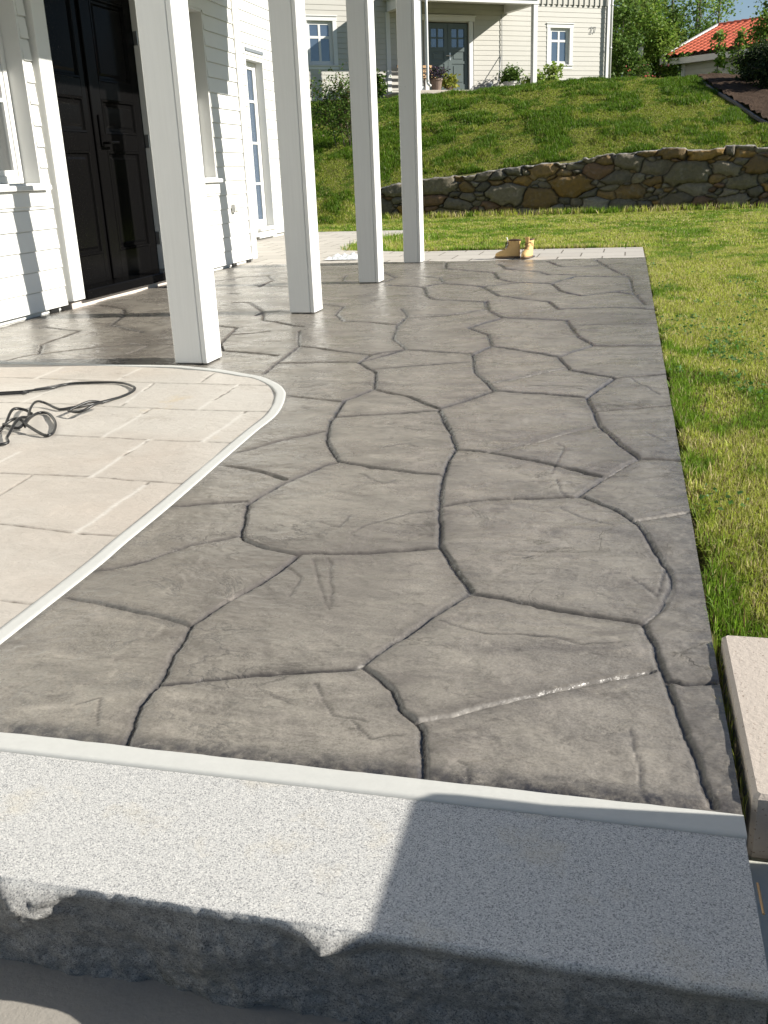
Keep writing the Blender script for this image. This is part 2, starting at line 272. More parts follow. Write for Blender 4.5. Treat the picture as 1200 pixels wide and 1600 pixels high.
def m_stamp():
    m = Mat('grey_stamped_concrete', .42, .55)
    big = m.noise(1.3, 5, .6); mid = m.noise(6, 6, .65, (1, 2.2, 1), .6); fine = m.noise(230, 4, .75); streak = m.noise(9, 6, .7, (.6, 3.5, 1), .4)
    c = m.mix(m.ramp(mid, [(.32, 0.), (.68, 1.)]), (.118, .108, .092), (.355, .323, .270))
    c = m.mix(m.ramp(big, [(.35, 0.), (.7, 1.)]), c, (.225, .205, .175))
    c = m.mix(m.math('MULTIPLY', m.ramp(streak, [(.52, 0.), (.7, 1.)]), .5), c, (.075, .068, .063))
    c = m.mix(m.math('MULTIPLY', m.ramp(m.noise(14, 6, .75, (1, 1.8, 1)), [(.56, 0.), (.72, 1.)]), .45), c, (.30, .272, .24))
    speck = m.ramp(fine, [(.38, 0.), (.6, 1.)])
    c = m.mix(.36, c, m.mix(speck, (.055, .05, .046), (.27, .245, .215)))
    j = m.attr('joint'); jn = m.math('MULTIPLY', j, m.ramp(m.noise(25, 4, .6), [(.3, .75), (.65, 1.)]))
    c = m.mix(m.math('MINIMUM', jn, .93), c, (.022, .021, .023))
    e = m.attr('edge'); c = m.mix(m.math('MULTIPLY', e, m.ramp(m.noise(35, 5, .7), [(.35, .2), (.6, 1.)])), c, (.026, .026, .031))
    va = m.ramp(m.noise(2.3, 9, .62, (1, 1.7, 1), .8), [(.488, 0.), (.5, 1.), (.512, 0.)]); vb_ = m.ramp(m.noise(5.2, 8, .6, (1.5, 1, 1), 1.4), [(.487, 0.), (.5, 1.), (.513, 0.)])
    vein = m.math('MAXIMUM', m.math('MULTIPLY', va, m.ramp(m.noise(1.9, 3), [(.5, 0.), (.6, 1.)])), m.math('MULTIPLY', vb_, m.ramp(m.noise(3.3, 3, .5, (1, 1.2, 1)), [(.60, 0.), (.68, 1.)])))
    c = m.mix(m.math('MULTIPLY', vein, .42), c, (.035, .032, .03))
    ds = m.ramp(m.noise(16, 8, .78, (1, 1.8, 1), .7), [(.56, 0.), (.66, 1.)]); c = m.mix(m.math('MULTIPLY', ds, .55), c, (.055, .048, .042))
    ls = m.ramp(m.noise(21, 8, .78, (1, 1.5, 1), .5), [(.60, 0.), (.68, 1.)]); c = m.mix(m.math('MULTIPLY', ls, .5), c, (.40, .365, .31))
    tone = m.attr('tone'); c = m.mix(tone, c, m.mix(.5, c, (.10, .088, .078))); 
    c = m.mix(m.math('MULTIPLY', m.attr('pale'), .75), c, (.45, .42, .375))
    c = m.mix(m.math('MULTIPLY', m.ramp(m.noise(3.1, 7, .72, (1, 1.5, 1), 1.2), [(.54, 0.), (.66, 1.)]), .55), c, (.085, .074, .066))
    c = m.mix(m.math('MULTIPLY', m.ramp(m.noise(5.3, 8, .75, (1.2, 1, 1), .9), [(.58, 0.), (.70, 1.)]), .45), c, (.33, .295, .255))
    m.set('Base Color', c)
    m.set('Roughness', m.ramp(m.noise(4, 5, .65), [(.3, .17), (.7, .38)]))
    ns = m.bump(m.noise(24, 8, .62, (1, 1.3, 1), .5), .36, .007)
    nv = m.bump(vein, .45, -.003, ns); m.bump(fine, .3, .0012, nv); return m.m
M['stamp'] = m_stamp()
def m_beige():
    m = Mat('beige_stamped_concrete', .5, .4)
    big = m.noise(1.6, 5, .6); mid = m.noise(7, 6, .65, (1, 1.6, 1), .8)
    c = m.mix(m.ramp(mid, [(.3, 0.), (.7, 1.)]), (.36, .325, .285), (.45, .415, .37))
    c = m.mix(m.ramp(big, [(.38, 0.), (.66, 1.)]), c, (.45, .395, .34))
    c = m.mix(m.attr('cell'), c, (.49, .465, .42))
    c = m.mix(m.math('MULTIPLY', m.ramp(m.noise(2.6, 6, .7), [(.62, 0.), (.74, 1.)]), .5), c, (.50, .38, .20))
    c = m.mix(m.math('MULTIPLY', m.ramp(m.noise(130, 3, .7), [(.62, 0.), (.70, 1.)]), .35), c, (.25, .22, .18))
    va = m.ramp(m.noise(2.9, 9, .62, (1, 1.7, 1), .9), [(.490, 0.), (.5, 1.), (.510, 0.)]); vein = m.math('MULTIPLY', va, m.ramp(m.noise(2.1, 3), [(.46, 0.), (.58, 1.)]))
    c = m.mix(m.math('MULTIPLY', vein, .5), c, (.26, .22, .18))
    c = m.mix(m.math('MULTIPLY', m.attr('light'), .6), c, (.60, .575, .53))
    j = m.attr('joint'); c = m.mix(m.math('MULTIPLY', j, m.ramp(m.noise(22, 4, .7), [(.38, .3), (.62, 1.)])), c, (.08, .07, .055))
    m.set('Base Color', c); m.bump(m.noise(40, 7, .7, (1, 1.4, 1), .6), .5, .006); return m.m
M['beige'] = m_beige()
def m_conc(name, a, b, sc=60, bump=.25, rough=.8, spots=None):
    m = Mat(name, rough, .3); c = m.mix(m.noise(5, 6, .65), a, b)
    c = m.mix(m.math('MULTIPLY', m.noise(sc*2, 3, .7), .3), c, tuple(v*.6 for v in a))
    if spots: c = m.mix(m.ramp(m.noise(sc*1.6, 2, .6), [(.66, 0.), (.70, .8)]), c, spots)
    m.set('Base Color', c); m.bump(m.noise(sc, 6, .7), bump, .004); return m.m
M['band'] = m_conc('pale_cement_band', (.47, .47, .445), (.55, .55, .52), 30, .12, .7)
M['paving'] = m_conc('pale_paving', (.50, .46, .41), (.57, .53, .47), 40, .2, .8)
M['block'] = m_conc('pinkish_concrete_block', (.44, .385, .335), (.51, .45, .395), 90, .6, .85, (.2, .15, .12))
M['foundation'] = m_conc('grey_foundation', (.40, .40, .375), (.50, .495, .465), 40, .3)
M['stonebase'] = m_conc('light_threshold_stone', (.55, .48, .43), (.63, .56, .5), 60, .3)
M['lowpath'] = m_conc('grey_lower_path', (.27, .25, .22), (.36, .335, .30), 90, .4)
M['soil'] = m_conc('lawn_soil', (.10, .075, .045), (.06, .045, .028), 30, .6, .95)
def m_paving():
    m = Mat('pale_paving_slabs', .8, .3); c = m.mix(m.noise(5, 6, .65), (.46, .43, .385), (.53, .50, .45)); c = m.mix(m.math('MULTIPLY', m.noise(80, 3, .7), .3), c, (.3, .28, .25))
    b = m.node('ShaderNodeTexBrick'); b.inputs['Scale'].default_value = 1.0; b.inputs['Mortar Size'].default_value = .006; b.inputs['Brick Width'].default_value = .40; b.inputs['Row Height'].default_value = .40
    b.inputs['Color1'].default_value = (1, 1, 1, 1); b.inputs['Color2'].default_value = (.9, .9, .9, 1); b.inputs['Mortar'].default_value = (.25, .23, .2, 1); m.link(m.pos(), b.inputs['Vector'])
    c = m.mix(1., c, b.outputs[0], 'MULTIPLY'); m.set('Base Color', c); m.bump(m.noise(40, 6, .7), .2, .004); return m.m
M['paving'] = m_paving()
M['flank'] = m_conc('grey_green_concrete', (.50, .50, .44), (.60, .60, .53), 50, .4)
def m_granite():
    m = Mat('speckled_grey_granite', .62, .4)
    cr = m.node('ShaderNodeTexVoronoi'); cr.inputs['Scale'].default_value = 700; m.link(m.pos(), cr.inputs['Vector'])
    sp = m.node('ShaderNodeSeparateColor'); m.link(cr.outputs['Color'], sp.inputs[0])
    c = m.ramp(sp.outputs[0], [(0., (.22, .22, .22)), (.12, (.37, .37, .365)), (.26, (.48, .475, .46)), (.6, (.55, .54, .515)), (.85, (.62, .61, .58))], 'CONSTANT')
    n2 = m.noise(520, 3, .7); c = m.mix(m.ramp(n2, [(.38, .6), (.52, 0.)]), c, (.2, .2, .2))
    st = m.ramp(m.noise(7, 5, .65), [(.56, 0.), (.72, .35)]); c = m.mix(st, c, (.50, .43, .30))
    r = m.attr('rough'); rn = m.mix(1., c, m.ramp(m.noise(70, 7, .8), [(.34, .5), (.62, 1.15)]), 'MULTIPLY')
    c = m.mix(m.math('MULTIPLY', r, .85), c, rn); m.set('Base Color', c)
    nb = m.bump(m.noise(300, 4, .7), .35, .002); m.bump(m.math('MULTIPLY', m.noise(80, 8, .8), r), 1., .014, nb); return m.m
M['granite'] = m_granite()
def m_wallstone():
    m = Mat('fieldstone', .85, .3); n = m.noise(14, 7, .7); c = m.attr('col', 'Color')
    c = m.mix(m.ramp(n, [(.3, .55), (.6, 0.)]), c, (.07, .062, .05)); c = m.mix(m.ramp(m.noise(5, 5, .7), [(.55, 0.), (.75, .4)]), c, (.28, .27, .24))
    m.set('Base Color', c); m.bump(n, .8, .03); return m.m
M['fieldstone'] = m_wallstone()
def m_lawn():
    m = Mat('lawn_ground', .95, .1); n = m.noise(.7, 5, .65); f = m.noise(18, 6, .7)
    c = m.mix(m.ramp(n, [(.35, 0.), (.65, 1.)]), (.10, .14, .025), (.24, .22, .08)); c = m.mix(m.ramp(f, [(.35, .7), (.6, 0.)]), c, (.045, .055, .015))
    m.set('Base Color', c); m.bump(f, 1, .05); return m.m
M['lawn'] = m_lawn()
def m_blade(name='grass_blades'):
    m = Mat(name, .55, .25); c = m.attr('col', 'Color'); m.set('Base Color', c)
    out = [n for n in m.nt.nodes if n.type == 'OUTPUT_MATERIAL'][0]
    tr = m.node('ShaderNodeBsdfTranslucent'); mx = m.node('ShaderNodeMixShader'); mx.inputs[0].default_value = .42
    m.link(c, tr.inputs[0]); m.link(m.b.outputs[0], mx.inputs[1]); m.link(tr.outputs[0], mx.inputs[2]); m.link(mx.outputs[0], out.inputs[0]); return m.m
M['blade'] = m_blade(); M['leaf'] = m_blade('leaves')
def m_bark():
    m = Mat('bark', .9, .2); m.set('Base Color', m.mix(m.noise(12, 5, .7), (.05, .04, .032), (.16, .14, .12))); m.bump(m.noise(20, 5, .7), .6, .02); return m.m
M['bark'] = m_bark()
def m_mulch():
    m = Mat('dark_mulch', .95, .1); m.set('Base Color', m.mix(m.noise(30, 6, .75), (.012, .008, .005), (.15, .10, .07))); m.bump(m.noise(25, 6, .75), 1, .06); return m.m
M['mulch'] = m_mulch()
def m_tile():
    m = Mat('red_clay_tiles', .6, .4); m.set('Base Color', m.mix(m.noise(3, 5, .7), (.50, .10, .05), (.66, .18, .10))); return m.m
M['tile'] = m_tile()
M['fardoor'] = m_paint('grey_green_door_paint', (.075, .10, .098), .4, .1)
M['wood'] = m_paint('light_bench_wood', (.50, .31, .15), .5, .25, (1, 8, 1), .2)
M['iron'] = m_paint('black_cast_iron', (.012, .011, .010), .45, .2)
M['terracotta'] = m_paint('weathered_pot', (.20, .14, .11), .8, .3)
M['potwhite'] = m_paint('white_planter', (.62, .61, .58), .7, .1)
M['zinc'] = m_paint('zinc', (.20, .22, .24), .35, .2)
M['rubber'] = Mat('black_rubber', .38, .5, 0, (.012, .012, .012)).m
M['steel'] = Mat('brushed_steel', .3, .5, .9, (.5, .5, .5)).m
def m_boot():
    m = Mat('tan_nubuck', .75, .25); m.set('Base Color', m.mix(m.noise(40, 5, .7), (.68, .46, .20), (.56, .36, .15))); m.bump(m.noise(150, 4), .3, .002); return m.m
M['nubuck'] = m_boot()
M['sole'] = m_paint('boot_sole', (.16, .10, .055), .7, .3); M['solerubber'] = m_paint('dark_boot_rubber', (.03, .026, .022), .7, .3)
M['lace'] = m_paint('boot_laces', (.09, .05, .03), .8, .2)
M['plastic'] = Mat('crumpled_clear_plastic', .12, .8, 0, (.66, .68, .70)).m
M['curtain'] = m_paint('grey_curtain', (.015, .015, .015), .9, .2, (30, 30, .2), .3)
M['interior'] = Mat('dark_room', .9, .2, 0, (.02, .02, .02)).m

# ---------------------------------------------------------------- stamped paving as real relief
def seg_field(X, Y, lines, W, warp=.0035):
    """distance-based joint profile; X, Y are (ny, nx); lines of ground points"""
    wx = X + warp*2*(fbm(X*9, Y*9, 3)-.5) + .005*(fbm(X*40, Y*40, 2)-.5) + .0022*(fbm(X*110, Y*110, 2)-.5); wy = Y + warp*2*(fbm(X*9+50, Y*9+31, 3)-.5) + .004*(fbm(X*40+9, Y*40+4, 2)-.5)
    D = np.full(X.shape, 9., dtype=np.float64); xs = X[0]; ys = Y[:, 0]
    for ln in lines:
        for (x0, y0), (x1, y1) in zip(ln, ln[1:]):
            r = .09
            i0, i1 = np.searchsorted(ys, (min(y0, y1)-r, max(y0, y1)+r)); j0, j1 = np.searchsorted(xs, (min(x0, x1)-r, max(x0, x1)+r))
            if i1 <= i0 or j1 <= j0: continue
            px = wx[i0:i1, j0:j1]; py = wy[i0:i1, j0:j1]; dx, dy = x1-x0, y1-y0
            t = np.clip(((px-x0)*dx+(py-y0)*dy)/(dx*dx+dy*dy+1e-9), 0, 1)
            d = np.hypot(px-x0-t*dx, py-y0-t*dy); D[i0:i1, j0:j1] = np.minimum(D[i0:i1, j0:j1], d)
    return D
XL, XR, YN, YF = -3.64, .176, 1.071, 8.93
xs = np.concatenate([np.arange(XL, -2.2, .007), np.arange(-2.2, XR+.001, .0042)]); xs[-1] = XR
ys = [YN]
while ys[-1] < YF: ys.append(ys[-1] + max(.0026, .0024*ys[-1]))
ys = np.array(ys); ys[-1] = YF
X, Y = np.meshgrid(xs, ys)
# terrace outline (inner side of the band), closed far to the left
BO = [(-3.70, 4.045)] + [tuple(p) for p in BAND_OUT]; BI = [(-3.70, 3.985)] + [tuple(p) for p in BAND_IN]
def extend(a, b, yy): t = (yy-b[1])/(b[1]-a[1]); return (b[0]+(b[0]-a[0])*t, yy)
BO.append(extend(BO[-3], BO[-1], 1.06)); BI.append(extend(BI[-3], BI[-1], 1.06))
MID = [((a[0]+b[0])/2, (a[1]+b[1])/2) for a, b in zip(BO, BI[:len(BO)])] if len(BO) == len(BI) else None
def inside(px, py, poly):
    c = np.zeros(px.shape, dtype=bool); n = len(poly)
    for i in range(n):
        x0, y0 = poly[i]; x1, y1 = poly[(i+1) % n]
        if y0 == y1: continue
        k = ((y0 > py) != (y1 > py)) & (px < (x1-x0)*(py-y0)/(y1-y0)+x0); c ^= k
    return c
def resample(P, n):
    P = np.array(P); s = np.r_[0, np.cumsum(np.hypot(*np.diff(P, axis=0).T))]; t = np.linspace(0, s[-1], n)
    return np.c_[np.interp(t, s, P[:, 0]), np.interp(t, s, P[:, 1])]
def catmull(P, k=8): return [(v.x, v.y) for v in smooth_path([(p[0], p[1], 0) for p in P], k)]
BOs = resample(catmull(BO), 420); tg = np.gradient(BOs, axis=0); tg /= np.linalg.norm(tg, axis=1)[:, None]
for _ in range(8): tg = np.vstack([tg[:1], (tg[:-2]+tg[1:-1]+tg[2:])/3, tg[-1:]])
tg /= np.linalg.norm(tg, axis=1)[:, None]; INW = np.c_[tg[:, 1], -tg[:, 0]]; BIs = BOs + INW*.038; MIDp = BOs + INW*.019
terr_poly = [tuple(p) for p in MIDp] + [(-9, 1.0), (-9, 4.02)]
ter = inside(X, Y, terr_poly)

base = fbm(X*3, Y*3, 4)*.005 + fbm(X*14, Y*14, 5, .6)*.003 + fbm(X*70, Y*70, 3, .7)*.0007
f = fbm(X*3.1+.6*fbm(X*6, Y*6, 3), Y*4.6+20, 5, .55)
ter_q = f*11; step = np.floor(ter_q) + sstep(.80, 1., ter_q-np.floor(ter_q))       # slate ledges
base += step*.0011
f2 = fbm(X*7+40, Y*10+11, 5, .6)*8; base += (np.floor(f2)+sstep(.85, 1, f2-np.floor(f2)))*.0006
Wd = (.0027 + .0010*Y)*(.75+.6*fbm(X*2.3+7, Y*2.3, 2))
PALE = {8, 11, 13, 16, 18, 20, 34, 39, 41, 63}
D = seg_field(X, Y, JOINTS, Wd); DP_ = seg_field(X, Y, [l for i, l in enumerate(JOINTS) if i in PALE], Wd)
pl_ = np.exp(-(np.maximum(DP_-D, 0)/.01)**2)
DQ_ = seg_field(X, Y, [[(a+.0030+.0007*b, b+.0038+.0014*b) for a, b in l] for i, l in enumerate(JOINTS) if i in PALE], Wd)
jv = .55+.9*fbm(X*5+3, Y*5, 3); dep = .0078*jv*np.exp(-(D/Wd)**2) + .0016*np.exp(-(D/(4.*Wd))**2) - .0012*np.exp(-((D-2.1*Wd)/(.8*Wd))**2)*(fbm(X*60, Y*60, 2))
DC = seg_field(X, Y, CRACKS, Wd, .008); cw = .0015 + .0006*Y
lip = .0012*sstep(0, 1, 1-np.clip(DC/.05, 0, 1))*(fbm(X*5, Y*5, 2) > .2)
dep2 = .0022*np.exp(-(DC/cw)**2) - lip
Zs = base - base.mean() - dep - dep2 - .002
front = np.clip((YN+.030-Y)/.030, 0, 1); Zs -= .006*front**1.5
sh = .85 + .4*fbm(X*4, Y*4, 3)
crumb = (.35+.65*sstep(.3, .65, fbm(X*95, Y*95, 3, .7)))*(.25+.8*sstep(.3, .65, fbm(X*6+8, Y*6, 3)))
tone = np.clip(.55*np.exp(-(D/.045)**2)*fbm(X*7+1, Y*7, 4)*1.6 + .9*sstep(.50, .72, fbm(X*1.7+21, Y*1.7+3, 4)), 0, 1)
pale = np.exp(-(DQ_/(.0018+.0006*Y))**2)*np.clip(crumb*1.5, 0, 1)
Zs += np.exp(-(DQ_/(.003+.0007*Y))**2)*.0018*(.4+crumb)
joint = np.clip(1.05*(1-.12*pl_)*np.exp(-(D/(1.05*Wd))**2)*sh + .27*np.exp(-(D/(3.6*Wd))**2), 0, 1) + .7*np.exp(-(DC/(1.*cw))**2)
edge = np.maximum(sstep(.05, .0, Y-YN-.015*fbm(X*12, Y*3, 3)), .5*sstep(.10, 0, XR-X)*(Y < 3))
DM = seg_field(X, Y, [[tuple(p) for p in BOs[::6]]], Wd, 0.); edge = np.maximum(edge, .55*np.exp(-(np.maximum(DM-.002, 0)/.012)**2))
edge = np.maximum(edge, .6*sstep(.06, 0, YF-Y))
F = grid_faces(*X.shape)
fade = sstep(.004, .05, DM); Zs = Zs*fade + (-.0012)*(1-fade)
fm = ter[:-1, :-1].ravel()
def sub_mesh(name, Z, mask, mat, attrs):
    f_ = F[mask]; used = np.unique(f_); re = np.full(X.size, -1, dtype=np.int64); re[used] = np.arange(len(used))
    V = np.c_[X.ravel(), Y.ravel(), Z.ravel()][used]
    return mk(name, np_mesh(name, V, re[f_], True, {k: ('POINT', a.ravel()[used]) for k, a in attrs.items()}), mat)
tag(sub_mesh('stamped_patio', Zs, ~fm, M['stamp'], dict(joint=joint, edge=edge, pale=pale, tone=tone)), 'dark grey patio stamped like irregular flagstones', kind='structure')
# beige terrace with ashlar joints
Db = seg_field(X, Y, BJOINTS, Wd, .003); wb = .0024+.0007*Y; Dl = seg_field(X, Y, BJOINTS[6:], Wd, .003); li_ = np.exp(-(Dl/(.005+.0009*Y))**2)*(fbm(X*6, Y*6, 3) < .58); Db = Db + .03*li_
Zb = fbm(X*4, Y*4, 4)*.004 + fbm(X*3.3+9, Y*5.2, 5, .6)*0
q = fbm(X*2.7+3, Y*4.4+7, 5, .55)*12; Zb += (np.floor(q)+sstep(.8, 1, q-np.floor(q)))*.0010; Zb = (Zb-Zb.mean())*.7 - .003 - .0035*np.exp(-(Db/wb)**2)
Zb = Zb*fade + (-.0012)*(1-fade)
cell = sstep(.45, .62, fbm(X*1.1+5, Y*1.3, 2))*.6
tag(sub_mesh('stone_terrace', Zb, fm, M['beige'], dict(joint=np.exp(-(Db/(1.1*wb))**2), cell=cell, light=li_)), 'beige terrace stamped in rectangular slabs', kind='structure')
# flush cement band along the curve, as a ribbon a few mm proud
nb_ = 420; A = BOs; B_ = BIs; rows = []
for k, t in enumerate((-.02, 0., .03, .25, .5, .75, .97, 1., 1.02)):
    P = A*(1-t)+B_*t; z = -.014 if k in (0, 8) else (.0002 if k in (1, 7) else .0012)
    jit = .0008*(fbm(P[:, 0]*30+k, P[:, 1]*30, 3)-.5)
    rows.append(np.c_[P[:, 0]+jit, P[:, 1]+jit, np.full(nb_, z-.0008)+.0006*fbm(P[:, 0]*9, P[:, 1]*9+k, 3)])
tag(mk('cement_band', np_mesh('cement_band', np.vstack(rows), grid_faces(9, nb_), False), M['band']), 'pale cement band curving round the terrace', kind='structure')
xb = np.arange(-1.9, .178, .006); rows = []
for k, (yy, z) in enumerate(((1.0745, -.014), (1.074, .0000), (1.0725, .0006), (1.055, .0007), (1.040, .0006), (1.0310, .0004), (1.0305, -.012))):
    yj = yy + (.0022*(fbm(xb*14, xb*0+3, 3)-.5)*2 if k < 3 else .0006*(fbm(xb*30, xb*0+7, 3)-.5))
    rows.append(np.c_[xb, yj, np.full(len(xb), z)+.0006*fbm(xb*11, xb*0+k*.4, 3)])
tag(mk('cement_strip', np_mesh('cement_strip', np.vstack(rows), grid_faces(7, len(xb))[:, ::-1], False), M['band']), 'pale cement strip between patio and granite step', kind='structure')

# ---------------------------------------------------------------- granite step
gx = np.arange(-1.9, .1765, .0032); s = np.concatenate([np.arange(0, .235, .0045), .235+np.arange(0, .052, .0026), .287+np.arange(.003, .175, .0028)])
G, S_ = np.meshgrid(gx, s)
top_y = 1.030 - S_; e = .238 + .003*(fbm(G*22, G*0, 4)-.5)*2           # split edge position
over = np.clip(S_-e, 0, None)
gy = 1.030 - np.minimum(S_, e); gz = -.0015 - .0004*fbm(G*60, S_*60, 3) - over*.93
rf = sstep(0, .018, over); bul = (fbm(G*7, gz*9+2, 5, .62)-.5)*.036 + (fbm(G*26+5, gz*30, 5, .65)-.5)*.012
ch = (fbm(G*5.0+31, gz*4+8, 2)-.52); bul += np.clip(ch, 0, 1)*.02; bul = bul*sstep(.008, .05, over) - .014*sstep(0, .04, over)
bul += (.034*np.exp(-((G+.665)/.034)**2)*np.exp(-((over-.030)/.034)**2) + .026*np.exp(-((G+.285)/.030)**2)*np.exp(-((over-.016)/.020)**2))*(.4+1.2*fbm(G*40, S_*40, 4, .65))
lower = sstep(.06, .13, over); gy = gy - rf*bul*1.0 + lower*.020 - .004*rf
gy += .002*(fbm(G*80, S_*80, 2)-.5)*sstep(-.01, .004, S_-e)
gv = np.c_[G.ravel(), gy.ravel(), gz.ravel()]
step_root = empty('granite_step', (-.8, .9, -.15), 'long grey granite step with rough split front edge in the foreground', 'step')
def inpar(o, parent): o.parent = parent; o.matrix_parent_inverse = Matrix.Translation(parent.location).inverted(); return o
def reparent(o, parent):            # keep world place, identity inverse
    m = (Matrix.Translation(parent.location) @ parent.rotation_euler.to_matrix().to_4x4()).inverted()
    o.data.transform(m); o.parent = parent; return o
st = mk('granite_block', np_mesh('granite_block', gv, grid_faces(*G.shape)[:, ::-1], True, dict(rough=('POINT', rf.ravel()))), M['granite']); reparent(st, step_root)
body = MB().box(-1.9, .1745, .86, 1.0295, -.15, -.008).build('block_core', M['granite'], step_root)

# ---------------------------------------------------------------- ground: one heightfield to the horizon
def wall_top(x): return np.interp(x, [-4.7, -3.7, -1.5, .18, 2.3, 9], [.46, .60, .80, .94, .935, .95])
def brow(x): return np.interp(x, [-30, -8.8, -6, -4.7, -3, -2.06, -.46, 1.1, 3.06, 30], [2.7, 2.70, 2.72, 2.73, 2.78, 2.87, 2.84, 2.80, 2.66, 2.6])
def height(x, y):
    x = np.asarray(x, float); y = np.asarray(y, float); zb = brow(x)
    k = sstep(-5.0, -4.60, x); z0 = wall_top(x)
    tA = np.clip((y-16.6)/(27-16.6), 0, 1); zA = zb*(tA + .05*np.sin(np.pi*tA))
    t = np.clip((y-18.36)/(27-18.36), 0, 1); zB = np.where(y < 18.36, 0, z0 + (zb-z0)*(t + .05*np.sin(np.pi*t)))
    zz = zA*(1-k) + zB*k; t = np.maximum(t, tA*(1-k))
    far = zb + (3.0-zb)*sstep(27, 33, y) + .25*sstep(33, 40, y)
    zz = np.where(y > 27, far, zz); zz = zz + .12*(fbm(x*.9+4, y*.9, 3)-.5)*sstep(0, .15, t)*sstep(29, 27, y)
    low = np.where((y < 1.1) & (x < .40), -.15, 0)
    return zz - .035 + low + .012*fbm(x*2, y*2, 3)
gxs = np.unique(np.round(np.concatenate([[-900, -300, -100, -50, -30], np.arange(-20, -9, 1), np.arange(-9, 8, .16), [-4.63, -4.55], np.arange(8, 20, 1), [30, 50, 100, 300, 900]]), 3))
gys = np.unique(np.round(np.concatenate([[-900, -200, -50, -20, -8, -4, -2, 0, .5], np.arange(1.0, 16, .25), np.arange(16, 29, .12), [18.33, 18.37], np.arange(29, 60, .8), [80, 150, 400, 900]]), 3))
TX, TY = np.meshgrid(gxs, gys); TZ = height(TX, TY)
pat = (TX < .185) & (TX > -6.2) & (TY > 1.0) & (TY < 15.5); TZ = np.where(pat, -.13, TZ)
TZ = np.where((TY <= 1.0) & (TY > -3) & (TX < .4) & (TX > -4), -.30, TZ)
tag(mk('lawn_ground', np_mesh('lawn_ground', np.c_[TX.ravel(), TY.ravel(), TZ.ravel()], grid_faces(*TX.shape), True), M['lawn']), kind='structure')
tag(MB().box(-4, .40, -3, .93, -.28, -.166).build('lower_path', M['lowpath']), kind='structure')
# pale paving behind the patio
pv = MB()
pv.poly([(-6.1, 8.935), (.172, 8.935), (.168, 10.14), (-2.2, 10.17), (-3.06, 10.55), (-3.25, 11.6), (-3.12, 12.7), (-2.95, 13.35), (-2.95, 14.1), (-4.3, 14.25), (-6.1, 14.4)], -.12, -.006)
tag(pv.build('pale_paving', M['paving']), kind='structure')
tag(MB().box(-6.1, -3.645, 6.5, 8.93, -.12, -.012).build('paving_under_house', M['paving']), kind='structure')
jn = MB()
tag(MB().box(-3.6, .1745, 1.08, 8.92, -.14, -.028).build('patio_slab', M['foundation']), kind='structure')

# ---------------------------------------------------------------- walls with lap siding
def cuts(u0, u1, z0, z1, holes):
    sp = [(u0, u1)]
    for (a, b, c, d) in holes:
        if d <= z0+.004 or c >= z1-.004: continue
        nx = []
        for s0, s1 in sp:
            if b <= s0 or a >= s1: nx.append((s0, s1)); continue
            if a > s0: nx.append((s0, a))
            if b < s1: nx.append((b, s1))
        sp = nx
    return sp
def siding(fr, u0, u1, z0, z1, pitch, holes, mat, parent, name='siding_wall', lap=.008, zfun=None):
    holes = [(a-.019, b+.019, c-.001, d+.019) for a, b, c, d in holes]
    mb = MB(fr); z = z0
    while z < z1-.01:
        zt = min(z+pitch, z1); zz = sorted({z, zt} | {h for H_ in holes for h in H_[2:] if z+.004 < h < zt-.004})
        for a, b in zip(zz, zz[1:]):
            for s0, s1 in cuts(u0, u1, a, b, holes):
                if s1-s0 < .004: continue
                da = lap*(1-(a-z)/pitch)+.004; db = lap*(1-(b-z)/pitch)+.004
                if b >= zt-1e-6: prof = [(-.02, a), (-.02, b), (db-.007, b), (db-.007, b-.005), (db, b-.009), (da, a)]
                else: prof = [(-.02, a), (-.02, b), (db, b), (da, a)]
                mb.prism(prof, s0+random.uniform(0, .0015), s1-random.uniform(0, .0015))
        z = zt
    return fixn(mb.build(name, mat, parent))
def wall_core(fr, u0, u1, z0, z1, th, holes, mat, parent, name='wall'):
    holes = [(a-.022, b+.022, c-.002, d+.022) for a, b, c, d in holes]
    mb = MB(fr); us = sorted({u0, u1} | {h for H_ in holes for h in H_[:2]}); zs = sorted({z0, z1} | {h for H_ in holes for h in H_[2:]})
    for za, zb in zip(zs, zs[1:]):
        for s0, s1 in cuts(u0, u1, za, zb, [(a, b, c, d) for a, b, c, d in holes]): mb.box(s0, s1, -th, -.021, za, zb)
    return mb.build(name, mat, parent)
